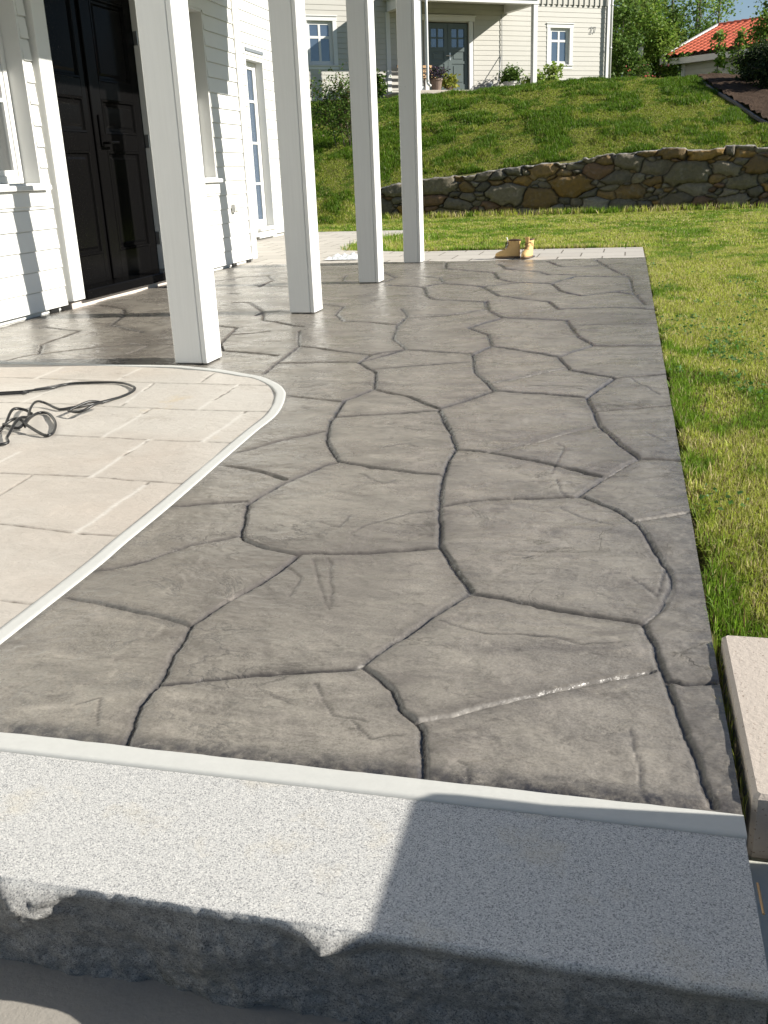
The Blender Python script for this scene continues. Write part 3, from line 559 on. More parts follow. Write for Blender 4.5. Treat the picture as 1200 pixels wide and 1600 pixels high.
def window(fr, parent, u0, u1, z0, z1, rec, mats, nu=2, zbars=(), casing=0, sill=True, bar=.022, sash=.05, clear=False, jamb=True, capw=.03):
    """opening u0..u1, z0..z1; frame set back by rec"""
    wh, gl = mats
    f = MB(fr); f.box(u0+.002, u0+sash, -rec-.05, -rec, z0+.002, z1-.002, .004); f.box(u1-sash, u1-.002, -rec-.05, -rec, z0+.002, z1-.002, .004)
    f.box(u0+sash, u1-sash, -rec-.05, -rec-.001, z0+.002, z0+sash, .004); f.box(u0+sash, u1-sash, -rec-.05, -rec-.001, z1-sash, z1-.002, .004)
    fo = f.build('window', wh, parent)
    s2 = sash*.8; b = MB(fr)
    A, B = u0+sash, u1-sash; C, D = z0+sash, z1-sash
    b.box(A+.002, A+s2, -rec-.04, -rec-.010, C+.002, D-.002); b.box(B-s2, B-.002, -rec-.04, -rec-.010, C+.002, D-.002)
    b.box(A+s2, B-s2, -rec-.04, -rec-.011, C+.002, C+s2); b.box(A+s2, B-s2, -rec-.04, -rec-.011, D-s2, D-.002)
    for k in range(1, nu):
        uc = A+(B-A)*k/nu; b.box(uc-bar/2, uc+bar/2, -rec-.038, -rec-.012, C+s2, D-s2)
    for zc in zbars:
        for k in range(nu):
            a_ = A+s2 if k == 0 else A+(B-A)*k/nu+bar/2; c_ = B-s2 if k == nu-1 else A+(B-A)*(k+1)/nu-bar/2
            b.box(a_, c_, -rec-.037, -rec-.013, zc-bar/2, zc+bar/2)
    b.build('sash', wh, fo)
    MB(fr).box(A+s2-.003, B-s2+.003, -rec-.032, -rec-.027, C+s2-.003, D-s2+.003).build('pane', gl, fo)
    if jamb:
        j = MB(fr); j.box(u0-.018, u0, -rec-.05, .006, z0, z1); j.box(u1, u1+.018, -rec-.05, .006, z0, z1); j.box(u0, u1, -rec-.05, .005, z1, z1+.018)
        j.build('jamb', wh, fo)
    if casing:
        c = MB(fr); c.box(u0-casing, u0-.001, -.005, .024, z0-.03, z1+.001, .003); c.box(u1+.001, u1+casing, -.005, .024, z0-.03, z1+.001, .003)
        c.box(u0-casing-.015, u1+casing+.015, -.005, .027, z1+.002, z1+casing*.9, .003); c.box(u0-casing-.03, u1+casing+.03, -.005, .05, z1+casing*.9+.001, z1+casing*.9+capw, .004)
        c.build('casing', wh, fo)
    if sill:
        s_ = MB(fr); s_.box(u0-.05-casing*.8, u1+.05+casing*.8, -rec, .055, z0-.045, z0-.012, .005); s_.box(u0-.03-casing*.8, u1+.03+casing*.8, -.004, .022, z0-.14, z0-.047, .003)
        s_.build('sill', wh, fo)
    return fo

# ---------------------------------------------------------------- near white house
house = empty('white_house', (-3.66, 6.8, 0), 'white timber house on the left with black double front door and pillared porch', 'house')
NH = Frame((-3.66, 0), (0, 1)); N2 = Frame((-4.83, 0), (0, 1))
W1 = (4.55, 5.74, .81, 2.02); DR = (6.02, 7.54, .0, 2.18); W3 = (8.05, 8.575, .81, 2.16); W2 = (12.62, 13.22, .16, 2.24)
cas = (5.862, 6.02)
holes1 = [W1, (5.862, 7.70, -.1, 2.34), W3]
siding(NH, -1.0, 9.28, .028, 4.9, .125, holes1, M['siding'], house)
wall_core(NH, -1.0, 9.38, .045, 5.0, .25, [W1, DR, W3], M['siding'], house, 'wall_core')
MB(NH).box(-1.0, 6.0, -.25, -.03, -.1, .040).build('foundation', M['foundation'], house); MB(NH).box(7.56, 9.30, -.25, -.03, -.1, .040).build('foundation', M['foundation'], house)
MB(NH).box(9.282, 9.415, -.14, .022, .02, 4.9, .003).build('corner_board', M['white'], house)
siding(N2, 9.4, 14.0, .045, 4.9, .125, [W2], M['siding'], house)
wall_core(N2, 9.4, 14.0, .045, 5.0, .25, [W2], M['siding'], house, 'wall_core')
MB(N2).box(9.4, 13.98, -.25, -.03, -.1, .04).build('foundation', M['foundation'], house)
MB(N2).box(13.9, 14.02, -.10, .024, .03, 4.9, .003).build('corner_board', M['white'], house)
MB().box(-9.5, -4.85, 13.7, 13.99, 0, 5.0).build('return_wall', M['siding'], house); MB().box(-4.85, -3.815, 9.36, 9.40, .03, 5).build('return_wall', M['siding'], house)
# roofs over the main body, seen only from elsewhere
MB().poly([(-9.8, -1.4), (-3.1, -1.4), (-3.1, 9.9), (-4.3, 9.9), (-4.3, 14.5), (-9.8, 14.5)], 5.0, 5.16).build('roof', M['foundation'], house)
window(NH, house, *W1, .106, (M['white'], M['glass']), nu=2, zbars=(1.30,), sash=.045, clear=True)
window(NH, house, *W3, .106, (M['white'], M['glass']), nu=1, zbars=(1.30, 1.75), sash=.045)
window(N2, house, *W2, .10, (M['white'], M['farglass']), nu=1, zbars=(.72, 1.24, 1.76), sash=.05, bar=.03)
# vent strip above the tall window, small details
MB(N2).box(12.60, 13.24, -.002, .026, 2.33, 2.37, .003).build('drip_cap', M['zinc'], house)
# curtains and dark room behind the near window
cu = MB()
for k in range(60):
    u = 4.5+k*.0205; d = -.28+.018*math.sin(k*1.35)+.008*math.sin(k*.5); v = 4.5+(k+1)*.0205; e2 = -.28+.018*math.sin((k+1)*1.35)+.008*math.sin((k+1)*.5)
    b_ = cu.pts([NH.P(u, d, .82), NH.P(v, e2, .82), NH.P(v, e2, 2.1), NH.P(u, d, 2.1)]); cu.f.append((b_, b_+1, b_+2, b_+3))
cu.build('curtain', M['curtain'], house, True)
MB(NH).box(4.3, 5.9, -.9, -.5, .3, 2.3).build('room_interior', M['interior'], house); MB(NH).box(7.9, 8.7, -.9, -.5, .3, 2.3).build('room_interior', M['interior'], house)
# door casing (proud of the siding), reveal, threshold
dc = MB(NH); dc.box(5.872, 6.022, -.02, .042, .045, 2.20, .004); dc.box(7.54, 7.69, -.02, .042, .02, 2.20, .004); dc.box(5.85, 7.71, -.02, .046, 2.201, 2.33, .004)
dc.build('door_casing', M['white'], house)
MB(NH).box(6.0, 6.021, -.14, -.021, .10, 2.18).box(7.541, 7.56, -.14, -.021, .03, 2.18).box(6.021, 7.54, -.14, -.021, 2.181, 2.2).build('door_reveal', M['white'], house)
MB(NH).box(6.024, 7.60, -.16, .060, .036, .102, .006).build('threshold', M['door'], house)
MB(NH).box(5.90, 7.75, -.2, .006, -.02, .034, .004).build('threshold_stone', M['stonebase'], house)
for u in (5.66, 5.80, 7.42, 7.72, 8.82, 9.2): MB(NH).box(u, u+.09, -.10, -.004, -.02, .027).build('vent_block', M['rubber'], house)
def door_leaf(u0, u1, handed):
    d0, d1 = -.19, -.138; rails = [(.10, .235), (.235, .30)]
    mb = MB(NH); st_ = .125
    pan = [(.30, 1.02), (1.14, 1.38), (1.50, 2.06)]
    mb.box(u0, u0+st_, d0, d1, .10, 2.178, .003); mb.box(u1-st_, u1, d0, d1, .10, 2.178, .003)
    zc = .10
    for a, b in pan: mb.box(u0+st_, u1-st_, d0, d1-.0005, zc, a, .002); zc = b
    mb.box(u0+st_, u1-st_, d0, d1-.0005, zc, 2.178, .002)
    lf = mb.build('door_leaf', M['door'], house)
    for a, b in pan:
        U0, U1 = u0+st_, u1-st_; q = MB(NH)
        def ring(k0, d_0, k1, d_1):
            o_ = [(U0+k0, a+k0), (U1-k0, a+k0), (U1-k0, b-k0), (U0+k0, b-k0)]; i_ = [(U0+k1, a+k1), (U1-k1, a+k1), (U1-k1, b-k1), (U0+k1, b-k1)]
            p = q.pts([NH.P(x, d_0, z) for x, z in o_]+[NH.P(x, d_1, z) for x, z in i_]); q.f += [(p+i, p+(i+1) % 4, p+4+(i+1) % 4, p+4+i) for i in range(4)]
        ring(0, d1-.001, .004, d1+.004); ring(.004, d1+.004, .016, d1+.003); ring(.016, d1+.003, .024, d1-.012); ring(.024, d1-.012, .040, d1-.013); ring(.040, d1-.013, .058, d1-.003)
        p = q.pts([NH.P(x, d1-.003, z) for x, z in ((U0+.058, a+.058), (U1-.058, a+.058), (U1-.058, b-.058), (U0+.058, b-.058))]); q.f.append((p, p+1, p+2, p+3))
        q.build('door_panel', M['door'], lf)
    return lf
l1 = door_leaf(6.023, 6.778, 0); l2 = door_leaf(6.784, 7.538, 1)
MB(NH).box(6.735, 6.79, -.139, -.120, .105, 2.17, .005).build('astragal', M['door'], l1)
hb = MB(NH); hb.box(6.820, 6.856, -.137, -.120, 1.05, 1.27, .005)
hp = smooth_path([NH.P(6.838, -.12, 1.075), NH.P(6.838, -.075, 1.075), NH.P(6.845, -.066, 1.076), NH.P(6.88, -.064, 1.078), NH.P(6.965, -.066, 1.080)], 5)
hb.tube(hp, .0095, 10); hb.lathe(NH.P(6.838, -.118, 1.13), [(.011, 0), (.011, .002)], 8)
hb.build('door_handle', M['door'], l2, False)
for z in (.30, 1.05, 1.80): MB(NH).box(7.532, 7.5385, -.137, -.10, z, z+.10, .002).build('hinge', M['steel'], l2)
so_ = MB(NH); so_.box(8.86, 8.935, .012, .052, .49, .565, .006); so_.box(8.868, 8.927, .050, .060, .497, .545, .004)
so_.build('outdoor_socket', M['potwhite'], house)
# porch: posts, beam, roof
for y in (3.965, 5.57, 7.19, 8.785):
    p = MB(); x0, x1, y0, y1 = -1.972, -1.812, y-.005, y+.160
    p.box(x0, x1-.026, y0, y1, .003, 2.49, .004); p.box(x1-.0245, x1, y0-.001, y1+.001, .003, 2.49, .003)
    po = p.build('porch_post', M['post'], house)
    MB().box(x0+.008, x1-.008, y0+.008, y1-.008, -.012, .0035).build('post_foot', M['rubber'], po)
MB().box(-1.985, -1.80, 3.7, 9.2, 2.49, 2.66, .004).box(-3.64, -1.99, 3.72, 3.86, 2.50, 2.66, .004).box(-3.64, -1.99, 9.04, 9.18, 2.50, 2.66, .004).build('porch_beam', M['white'], house)
MB().box(-3.63, -1.70, 3.6, 9.26, 2.665, 2.80, .004).build('porch_roof', M['white'], house)

# ---------------------------------------------------------------- low garden wall with cap block right of the steps, and taller pier added unseen beside it to shade the step
wr = empty('garden_wall_cap', (.42, 1.25, -.15), 'pinkish concrete cap block with rounded edges at the right edge of the patio', 'wall block')
c = MB(); c.box(.190, 1.0, 1.100, 1.560, -.088, .013, .006).build('cap_block', M['block'], wr)
MB().box(.196, 1.0, 1.120, 1.560, -.30, -.086, .003).build('base_course', M['flank'], wr)
wr2 = empty('lower_garden_wall', (.42, .6, -.15), 'plain concrete flank wall beside the granite step', 'wall')
MB().box(.1825, 1.0, .30, 1.080, -.30, -.070, .003).build('wall_face', M['flank'], wr2)
pr = empty('sun_blocker', (.78, .8, -.07), 'unseen square concrete pier standing on the flank wall outside the frame', 'blocker')
MB().box(.60, .96, .45, 1.112, -.07, .396, .006).build('blocker_body', M['block'], pr)
MB().box(.585, .975, .43, 1.122, .397, .436, .010).build('blocker_cap', M['block'], pr)
tag(fixn(MB().tube([(.1795, .955, -.004), (.1798, .905, -.003)], .0016, 6).build('wood_splinter', M['wood'])), 'short pale wooden splinter in the gap between granite step and flank wall', 'splinter')

# ---------------------------------------------------------------- stone retaining wall
def stone_wall():
    x0, x1 = -4.66, 9.0; nx = int((x1-x0)/.016); nz = 70
    xs_ = np.linspace(x0, x1, nx); tt = np.linspace(-.08, 1, nz); Xg, Tg = np.meshgrid(xs_, tt)
    r = np.random.default_rng(5); top = wall_top(xs_); Zg = Tg*(top+.02)[None, :]
    seeds = []; wts = []
    tries = 0
    while tries < 9000:
        tries += 1; x = r.uniform(x0-.2, x1+.2); z = r.uniform(-.1, 1.02); rad = r.choice([.035, .07, .13, .19], p=[.12, .25, .38, .25])
        if all(math.hypot((x-a)/2.1, z-b) > (rad+c_)*.74 for a, b, c_ in seeds[-4000:]): seeds.append((x, z, rad))
    sd_ = np.array(seeds)
    wx = Xg + .035*(fbm(Xg*5, Zg*5, 3)-.5); wz = Zg + .035*(fbm(Xg*5+9, Zg*5+3, 3)-.5)
    tiltv = r.normal(0, .13, len(sd_))
    F1 = np.full(Xg.shape, 9.); F2 = np.full(Xg.shape, 9.); ID = np.zeros(Xg.shape, int)
    for i, (a, b, c_) in enumerate(sd_):
        j0, j1 = np.searchsorted(xs_, (a-1.1, a+1.1))
        an = tiltv[i]; ddx = (wx[:, j0:j1]-a); ddz = wz[:, j0:j1]-b-an*ddx; d = ((np.abs(ddx)/2.1)**3.2 + np.abs(ddz)**3.2)**(1/3.2) - c_
        f1 = F1[:, j0:j1]; f2 = F2[:, j0:j1]; m_ = d < f1
        F2[:, j0:j1] = np.where(m_, f1, np.minimum(f2, d)); ID[:, j0:j1] = np.where(m_, i, ID[:, j0:j1]); F1[:, j0:j1] = np.where(m_, d, f1)
    gap = F2-F1; k = sstep(.0, .024, gap)
    n_ = len(sd_); tx = r.normal(0, .16, n_)[ID]; tz = r.normal(.05, .18, n_)[ID]; off = r.uniform(-.03, .05, n_)[ID]
    dep_ = k*(.05+off) + k*((Xg-sd_[ID, 0])*tx*.5+(Zg-sd_[ID, 1])*tz*.5) + .022*(fbm(Xg*16, Zg*16, 4)-.5)*k + .03*sstep(.02, .12, gap)
    Yg = 18.30 - dep_ + .06*Zg
    pal = np.array([(.155, .135, .10), (.19, .165, .12), (.12, .11, .085), (.21, .14, .06), (.26, .16, .05), (.19, .115, .07), (.17, .15, .10), (.22, .20, .16)])
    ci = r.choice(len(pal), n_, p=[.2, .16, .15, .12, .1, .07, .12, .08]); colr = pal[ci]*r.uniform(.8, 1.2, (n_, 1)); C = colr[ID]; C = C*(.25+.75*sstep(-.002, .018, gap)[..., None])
    # ragged top edge then a stony top course going back
    cj = r.normal(0, .022, n_)[ID[-6]]; cj = np.convolve(np.pad(cj, 1, 'edge'), [.25, .5, .25], 'valid'); Zg[-5:] += cj[None, :]*np.linspace(.2, 1, 5)[:, None]
    Zg[-1] += .035*(r.random(nx)**2)*0 + .045*(fbm(xs_*4, xs_*0, 3)-.5)
    Z1 = Zg[-1]+.01; sunlit_col = np.array([.36, .345, .32])*np.ones((nx, 1))*(.6+.6*vnoise(xs_*7, xs_*0)[:, None])  # top course coloured lighter than the face, sunlight painted into the stone
    extra = [(Yg[-1]+.05, Z1+.02*fbm(xs_*9, xs_*0, 2)), (Yg[-1]+.16, Z1+.05*(fbm(xs_*6, xs_*0+4, 3)-.35)), (Yg[-1]+.30, Z1-.06)]
    V = [np.c_[Xg.ravel(), Yg.ravel(), Zg.ravel()]] + [np.c_[xs_, a, b] for a, b in extra]
    CC = [C.reshape(-1, 3)] + [sunlit_col]*3
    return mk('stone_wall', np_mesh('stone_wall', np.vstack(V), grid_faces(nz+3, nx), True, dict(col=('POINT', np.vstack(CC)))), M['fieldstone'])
tag(stone_wall(), 'low dry stone retaining wall of brown and grey fieldstones at the foot of the grass bank', 'stone wall')

# ---------------------------------------------------------------- cream house on the bank
th = R(38); FH = Frame((-5.776, 33.0), (math.cos(th), math.sin(th)))
ch = empty('cream_house', (-5.776, 33.0, 3.1), 'cream timber house with pillared porch and grey green double door above the bank', 'house', rz=0)
Wl = (-4.72, -3.90, 3.97, 5.16); Wr = (3.86, 4.63, 4.02, 5.12); D2 = (-.68, .76, 3.20, 5.19)
hol = [Wl, Wr, (-.86, .94, 3.0, 5.42)]
siding(FH, -9, 6.12, 2.95, 5.80, .147, hol, M['cream'], ch, lap=.009)
wall_core(FH, -9, 6.2, 2.6, 9.0, .3, [Wl, Wr, D2], M['cream'], ch, 'wall_core')
MB(FH).box(-9, 6.1, -.25, -.01, 2.2, 2.945).build('foundation', M['foundation'], ch)
# upper board-and-batten
bt = MB(FH); bt.box(-9, 6.12, -.02, .030, 5.82, 9.0)
u = -8.9
while u < 6.1: bt.box(u, u+.055, .031, .058, 5.79, 9.0); u += .21
bt.build('batten_cladding', M['cream'], ch)
MB(FH).box(6.125, 6.30, -.25, .045, 2.7, 9.0, .004).build('corner_board', M['farwhite'], ch); MB(FH).box(-2.14, -2.0, -.01, .030, 3.0, 5.44).build('pilaster', M['farwhite'], ch)
def fpipe(u, d, z0, z1, name='downpipe'):
    q = MB(FH); q.tube([FH.P(u, d, z1), FH.P(u, d, z0)], .045, 10)
    for z in np.arange(z0+.3, z1, 1.3): q.tube([FH.P(u, d, z), FH.P(u, d, z+.05)], .055, 10)
    return q.build(name, M['farwhite'], ch, True)
fpipe(6.20, .16, 2.9, 9.0)
MB(FH).box(-9.3, 6.6, -5.2, .45, 9.0, 9.2).build('roof_eave', M['farwhite'], ch)
rf = MB(FH); rf.prism([(.6, 9.2), (-4.5, 12.2), (-9.6, 9.2)], -9.4, 6.7); fixn(rf.build('roof', M['tile'], ch))
MB(FH).box(6.0, 6.2, -9, -.3, 2.6, 9.0).box(-9, -8.8, -9, -.3, 2.6, 9).box(-8.8, 6, -9, -8.8, 2.6, 9).build('side_wall', M['cream'], ch)
window(FH, ch, *Wl, .05, (M['farwhite'], M['farglass']), nu=2, zbars=(4.72,), casing=.13, bar=.07, sash=.055)
window(FH, ch, *Wr, .05, (M['farwhite'], M['farglass']), nu=2, zbars=(4.74,), casing=.13, bar=.07, sash=.055)
# door
dcs = MB(FH); dcs.box(-.83, -.69, -.01, .05, 3.16, 5.24, .004); dcs.box(.77, .91, -.01, .05, 3.16, 5.24, .004); dcs.box(-.90, .98, -.01, .055, 5.242, 5.37, .004); dcs.box(-.94, 1.02, -.01, .08, 5.372, 5.41, .004)
dcs.build('door_casing', M['farwhite'], ch)
for k, (a, b) in enumerate(((-.685, .035), (.045, .765))):
    q = MB(FH); s_ = .13; openings = [(3.42, 4.02), (4.10, 4.38)]; gz0, gz1 = 4.50, 5.03
    q.box(a, a+s_, -.09, -.04, 3.20, 5.185); q.box(b-s_, b, -.09, -.04, 3.20, 5.185)
    zc = 3.20
    for c0, c1 in openings+[(gz0, gz1)]: q.box(a+s_, b-s_, -.09, -.0405, zc, c0); zc = c1
    q.box(a+s_, b-s_, -.09, -.0405, zc, 5.185)
    for c0, c1 in openings: q.box(a+s_, b-s_, -.088, -.060, c0, c1); q.box(a+s_+.06, b-s_-.06, -.0595, -.045, c0+.06, c1-.06, .008)
    uc = (a+b)/2; q.box(uc-.022, uc+.022, -.08, -.045, gz0, gz1); zc = (gz0+gz1)/2; q.box(a+s_, uc-.022, -.08, -.046, zc-.02, zc+.02); q.box(uc+.022, b-s_, -.08, -.046, zc-.02, zc+.02)
    lf = q.build('door_leaf', M['fardoor'], ch)
    MB(FH).box(a+s_-.002, b-s_+.002, -.075, -.07, gz0-.002, gz1+.002).build('door_window', M['farglass'], lf)
    if k == 1:
        h_ = MB(FH); h_.box(a+.045, a+.085, -.04, -.028, 4.12, 4.34); h_.tube([FH.P(a+.065, -.03, 4.25), FH.P(a+.065, .02, 4.25), FH.P(a-.10+.0, .02, 4.25)], .013, 8); h_.build('door_handle', M['steel'], lf)
MB(FH).box(-.69, .77, -.095, .10, 3.165, 3.197).build('doorstep', M['foundation'], ch)
MB(FH).box(.99, 1.03, .01, .05, 4.36, 4.46, .01).build('doorbell', M['iron'], ch) if False else MB(FH).box(-.775, -.735, .051, .065, 4.40, 4.50, .004).build('doorbell', M['iron'], ch)
# porch
DP = 1.72
MB(FH).box(-2.35, 2.45, .0, DP+.25, 2.4, 3.085, .01).build('porch_floor', M['block'], ch)
MB(FH).box(-2.05, 2.25, DP-.10, DP+.08, 5.50, 5.74, .005).box(-2.10, -1.93, .03, DP-.102, 5.44, 5.74, .005).box(2.06, 2.24, .03, DP-.102, 5.50, 5.74, .005).build('porch_beam', M['farwhite'], ch)
MB(FH).box(-2.25, 2.42, .06, DP+.25, 5.745, 5.90, .005).build('porch_roof', M['farwhite'], ch)
for u in (-1.86, 2.14):
    q = MB(FH); q.box(u-.075, u+.075, DP-.085, DP+.065, 3.09, 5.498, .005); q.box(u-.11, u+.11, DP-.12, DP+.10, 3.087, 3.20, .006)
    q.build('porch_column', M['farwhite'], ch)
q = MB(FH); q.tube(smooth_path([FH.P(-1.66, DP+.12, 5.7), FH.P(-1.66, DP+.12, 3.6), FH.P(-1.66, DP+.12, 3.3), FH.P(-1.62, DP+.22, 3.2)], 4), .04, 10); q.build('downpipe', M['farwhite'], ch, True)
# house number 27 as thin strokes standing on brackets just off the wall
def stroke(mb, pts, r=.011):
    mb.tube([FH.P(u_, .035, z_) for u_, z_ in pts], r, 6)
U0, Z0, HH = 5.44, 4.98, .19
q = MB(FH)
two = [(0, .78), (.02, .90), (.10, 1.0), (.22, 1.0), (.30, .92), (.31, .80), (.26, .66), (.02, .02), (0, 0), (.33, 0)]
stroke(q, [(U0+a*.28, Z0+b*HH) for a, b in two], .009); stroke(q, [(U0+.125+a*.28, Z0+b*HH) for a, b in ((0, 1.), (.33, 1.), (.33, .96), (.12, 0))], .009)
q.build('house_number', M['zinc'], ch)
q = MB(FH); q.tube([FH.P(1.98, .04, 5.48), FH.P(1.985, .05, 3.4)], .012, 6); q.build('cable_duct', M['zinc'], ch)

# ---------------------------------------------------------------- red roofed garage
GD = Vector((.817, -.577, 0)); go = Vector((1.146, 42.0, 0)); FG = Frame((go.x, go.y), (GD.x, GD.y))   # u to the right, d towards the viewer
gar = empty('red_roof_garage', (go.x, go.y, 3.1), 'low pale garage with red clay tile roof behind the shrubs at the upper right', 'garage')
ze, zr, wd = 4.55, 5.86, 3.82; Lg = 11
MB(FG).box(.55, Lg, -6.9, -.42, 2.4, 4.50).build('wall_core', M['foundation'], gar)
siding(Frame(tuple(FG.P(0, -.42, 0))[:2], (GD.x, GD.y)), .62, Lg, 2.9, 4.34, .15, [], M['cream'], gar, lap=.014)
MB(FG).box(.52, .68, -.5, -.385, 2.9, 4.335, .004).build('corner_board', M['farwhite'], gar)
MB(FG).box(.02, Lg, -.03, .0, ze-.24, ze-.02, .003).build('fascia', M['farwhite'], gar)
MB(FG).box(.05, Lg, -.5, -.031, ze-.215, ze-.19).build('soffit', M['farwhite'], gar)
vb = MB(FG); vb.prism([(.09, ze-.20), (.09, ze+.115), (-wd, zr+.17), (-wd, zr-.18)], -.14, -.013); vb.prism([(-wd-.001, zr-.18), (-wd-.001, zr+.17), (-2*wd-.09, ze+.115), (-2*wd-.09, ze-.2)], -.14, -.013)
fixn(vb.build('bargeboard', M['farwhite'], gar))
gb = MB(FG); gb.prism([(-.42, 4.3), (-.42, 4.5), (-wd, zr-.1), (-7.0, 4.5), (-7.0, 4.3)], .55, .7); fixn(gb.build('gable', M['cream'], gar))
# tiles: relief sheet with pantile waves and stepped courses
ncol, nrow = 36*8, 16*4
Ut = np.linspace(-.01, Lg, ncol+1); course = np.linspace(0, 1, nrow+1)
V = []; Fq = []
Ug, Tg = np.meshgrid(Ut, course); stepn = (Tg*16) % 1; stepn[-1] = 1.
for sgn in (1, -1):
    dd = .06 - Tg*(wd+.06) if sgn == 1 else -2*wd-.06 + Tg*(wd+.06)
    wave = np.abs(np.sin(Ug*math.pi/.30))**.7*.075
    zz = ze + .02 + Tg*(zr-ze+.02) + wave + .05*(1-stepn)
    P = np.array(FG.o)[None, None, :] + Ug[..., None]*np.array(FG.t) + dd[..., None]*np.array(FG.n) + zz[..., None]*np.array((0, 0, 1))
    V.append(P.reshape(-1, 3)); f_ = grid_faces(*Ug.shape); f_ = f_ if sgn == 1 else f_[:, ::-1]; Fq.append(f_+(len(V)-1)*Ug.size)
me = np_mesh('tile_roof', np.vstack(V) - np.array(gar.location), np.vstack(Fq), False); mk('tile_roof', me, M['tile'], gar)
rc = MB(FG)
for k in range(34): rc.tube([FG.P(k*.325-.02, -wd, zr+.07), FG.P(k*.325+.33, -wd, zr+.055)], [.12, .10], 10)
rc.build('ridge_tiles', M['tile'], gar)

# ---------------------------------------------------------------- vegetation
def leaf_mesh(name, pts, size, cols, flat=.5, seed=0, parent=None, mat='leaf', nrm=None):
    """one bent quad (two halves folded) per point"""
    r = np.random.default_rng(seed); n = len(pts); pts = np.asarray(pts)
    a = r.normal(size=(n, 3)); a /= np.linalg.norm(a, axis=1)[:, None]; a[:, 2] *= flat; a /= np.linalg.norm(a, axis=1)[:, None]
    b = r.normal(size=(n, 3)); b -= (b*a).sum(1)[:, None]*a; b /= np.linalg.norm(b, axis=1)[:, None]
    s_ = size*r.uniform(.6, 1.3, n)[:, None]; wv = s_*.36
    c = np.cross(a, b)*s_*.12
    V = np.stack([pts, pts+a*s_*.45+b*wv+c, pts+a*s_, pts+a*s_*.45-b*wv+c], 1).reshape(-1, 3)
    F_ = np.arange(n*4).reshape(-1, 4); tri = np.vstack([F_[:, [0, 1, 2]], F_[:, [0, 2, 3]]])
    cc = np.asarray(cols); cc = cc[r.integers(0, len(cc), n)]*r.uniform(.75, 1.25, (n, 1)); C = np.repeat(cc, 4, 0)
    if parent is not None: V = V - np.array(parent.location)
    return mk(name, np_mesh(name, V, tri, False, dict(col=('POINT', C))), M[mat], parent)
GRN = [(.075, .14, .022), (.10, .18, .03), (.055, .11, .018), (.13, .20, .04)]
BRIGHT = [(.14, .24, .03), (.18, .28, .045), (.10, .19, .025), (.22, .30, .06)]
DARK = [(.028, .05, .014), (.04, .065, .018), (.05, .07, .025), (.03, .04, .015)]
def tree(x, y, h, crown, label, nleaf, size=.13, cols=GRN, seed=1, nstem=1, low=.15, name='leafy_tree', spread=.25, cat='tree', group=None, limbs=14, z=None):
    r = np.random.default_rng(seed); z0 = float(height(x, y)) if z is None else z
    t = empty(name, (x, y, z0), label, cat, group)
    mb = MB(); tips = []
    for sidx in range(nstem):
        ang = r.uniform(0, 6.28); ox = r.normal(0, crown*.12*(nstem > 1)); hh = h*r.uniform(.85, 1)
        lean = np.array([math.cos(ang), math.sin(ang)])*crown*.25*(1 if nstem > 1 else .3)
        path = []
        for k in range(9):
            f_ = k/8; path.append(Vector((x+ox+lean[0]*f_+.04*h*.15*math.sin(3*f_+sidx), y+lean[1]*f_, z0+hh*f_-.1*(k == 0))))
        rad = [max(.012*h*(1-f_/8)**1.1/nstem**.4, .012) for f_ in range(9)]
        mb.tube(path, rad, 7)
        for li in range(limbs):
            f_ = low + (1-low)*(li+r.random())/limbs*.97; i = min(int(f_*8), 7); p0 = path[i].lerp(path[i+1], f_*8-i)
            az = r.uniform(0, 6.28); env = crown*(1-.72*abs(f_-.42)/.58)*r.uniform(.45, 1.05); up = r.uniform(.25, .8)*env
            p3 = p0+Vector((math.cos(az)*env, math.sin(az)*env, up)); p1 = p0.lerp(p3, .45)+Vector((0, 0, .1*env))
            rr = rad[i]*.45; mb.tube([p0, p1, p3], [rr, rr*.6, .008], 5, False)
            for q in range(7):
                w_ = .35+.65*q/6; c_ = p1.lerp(p3, (w_-.45)/.55) if w_ > .45 else p0.lerp(p1, w_/.45)
                tips.append(np.array(c_)+r.normal(0, spread*.55, 3)*crown*.30)
        tips.append(np.array(path[-1]))
    mb.build('trunk', M['bark'], t, True)
    tips = np.array(tips); wts = r.gamma(1.1, 1, len(tips)); wts /= wts.sum()
    idx = r.choice(len(tips), nleaf, p=wts); pts = tips[idx]+r.normal(0, 1, (nleaf, 3))*crown*spread*np.array([.55, .55, .42])
    pts[:, 2] = np.maximum(pts[:, 2], z0+.05)
    leaf_mesh('crown', pts, size, cols, seed=seed, parent=t)
    return t
def X_(px, y): return (-.0169+(px-960)*.000576)*y
TR = [(978, 47, 9.5, 2.0, 9000, GRN, 1, 'dense green tree right behind the corner of the cream house'),
      (1006, 52, 11., 1.9, 5200, GRN, 1, 'tall loose crowned tree second from the cream house corner'),
      (1040, 56, 12., 2.2, 3600, GRN, 2, 'thin two stemmed tree in the middle of the gap between the houses'),
      (1083, 60, 13., 2.4, 2300, BRIGHT, 2, 'airy pale leaved birch just left of the red roof ridge'),
      (1112, 66, 12., 2.2, 1500, BRIGHT, 1, 'sparse birch letting blue sky through beside the red roof'),
      (1197, 64, 8.6, 1.5, 1500, DARK+GRN, 1, 'thin treetop showing above the red roof at the far right')]
for i, (px, y, h_, cr, nl, cols, ns, lb) in enumerate(TR):
    tree(X_(px, y), y, h_, cr, lb, nl, .17, cols, 40+i, ns, group='deciduous trees behind the houses', spread=.30)
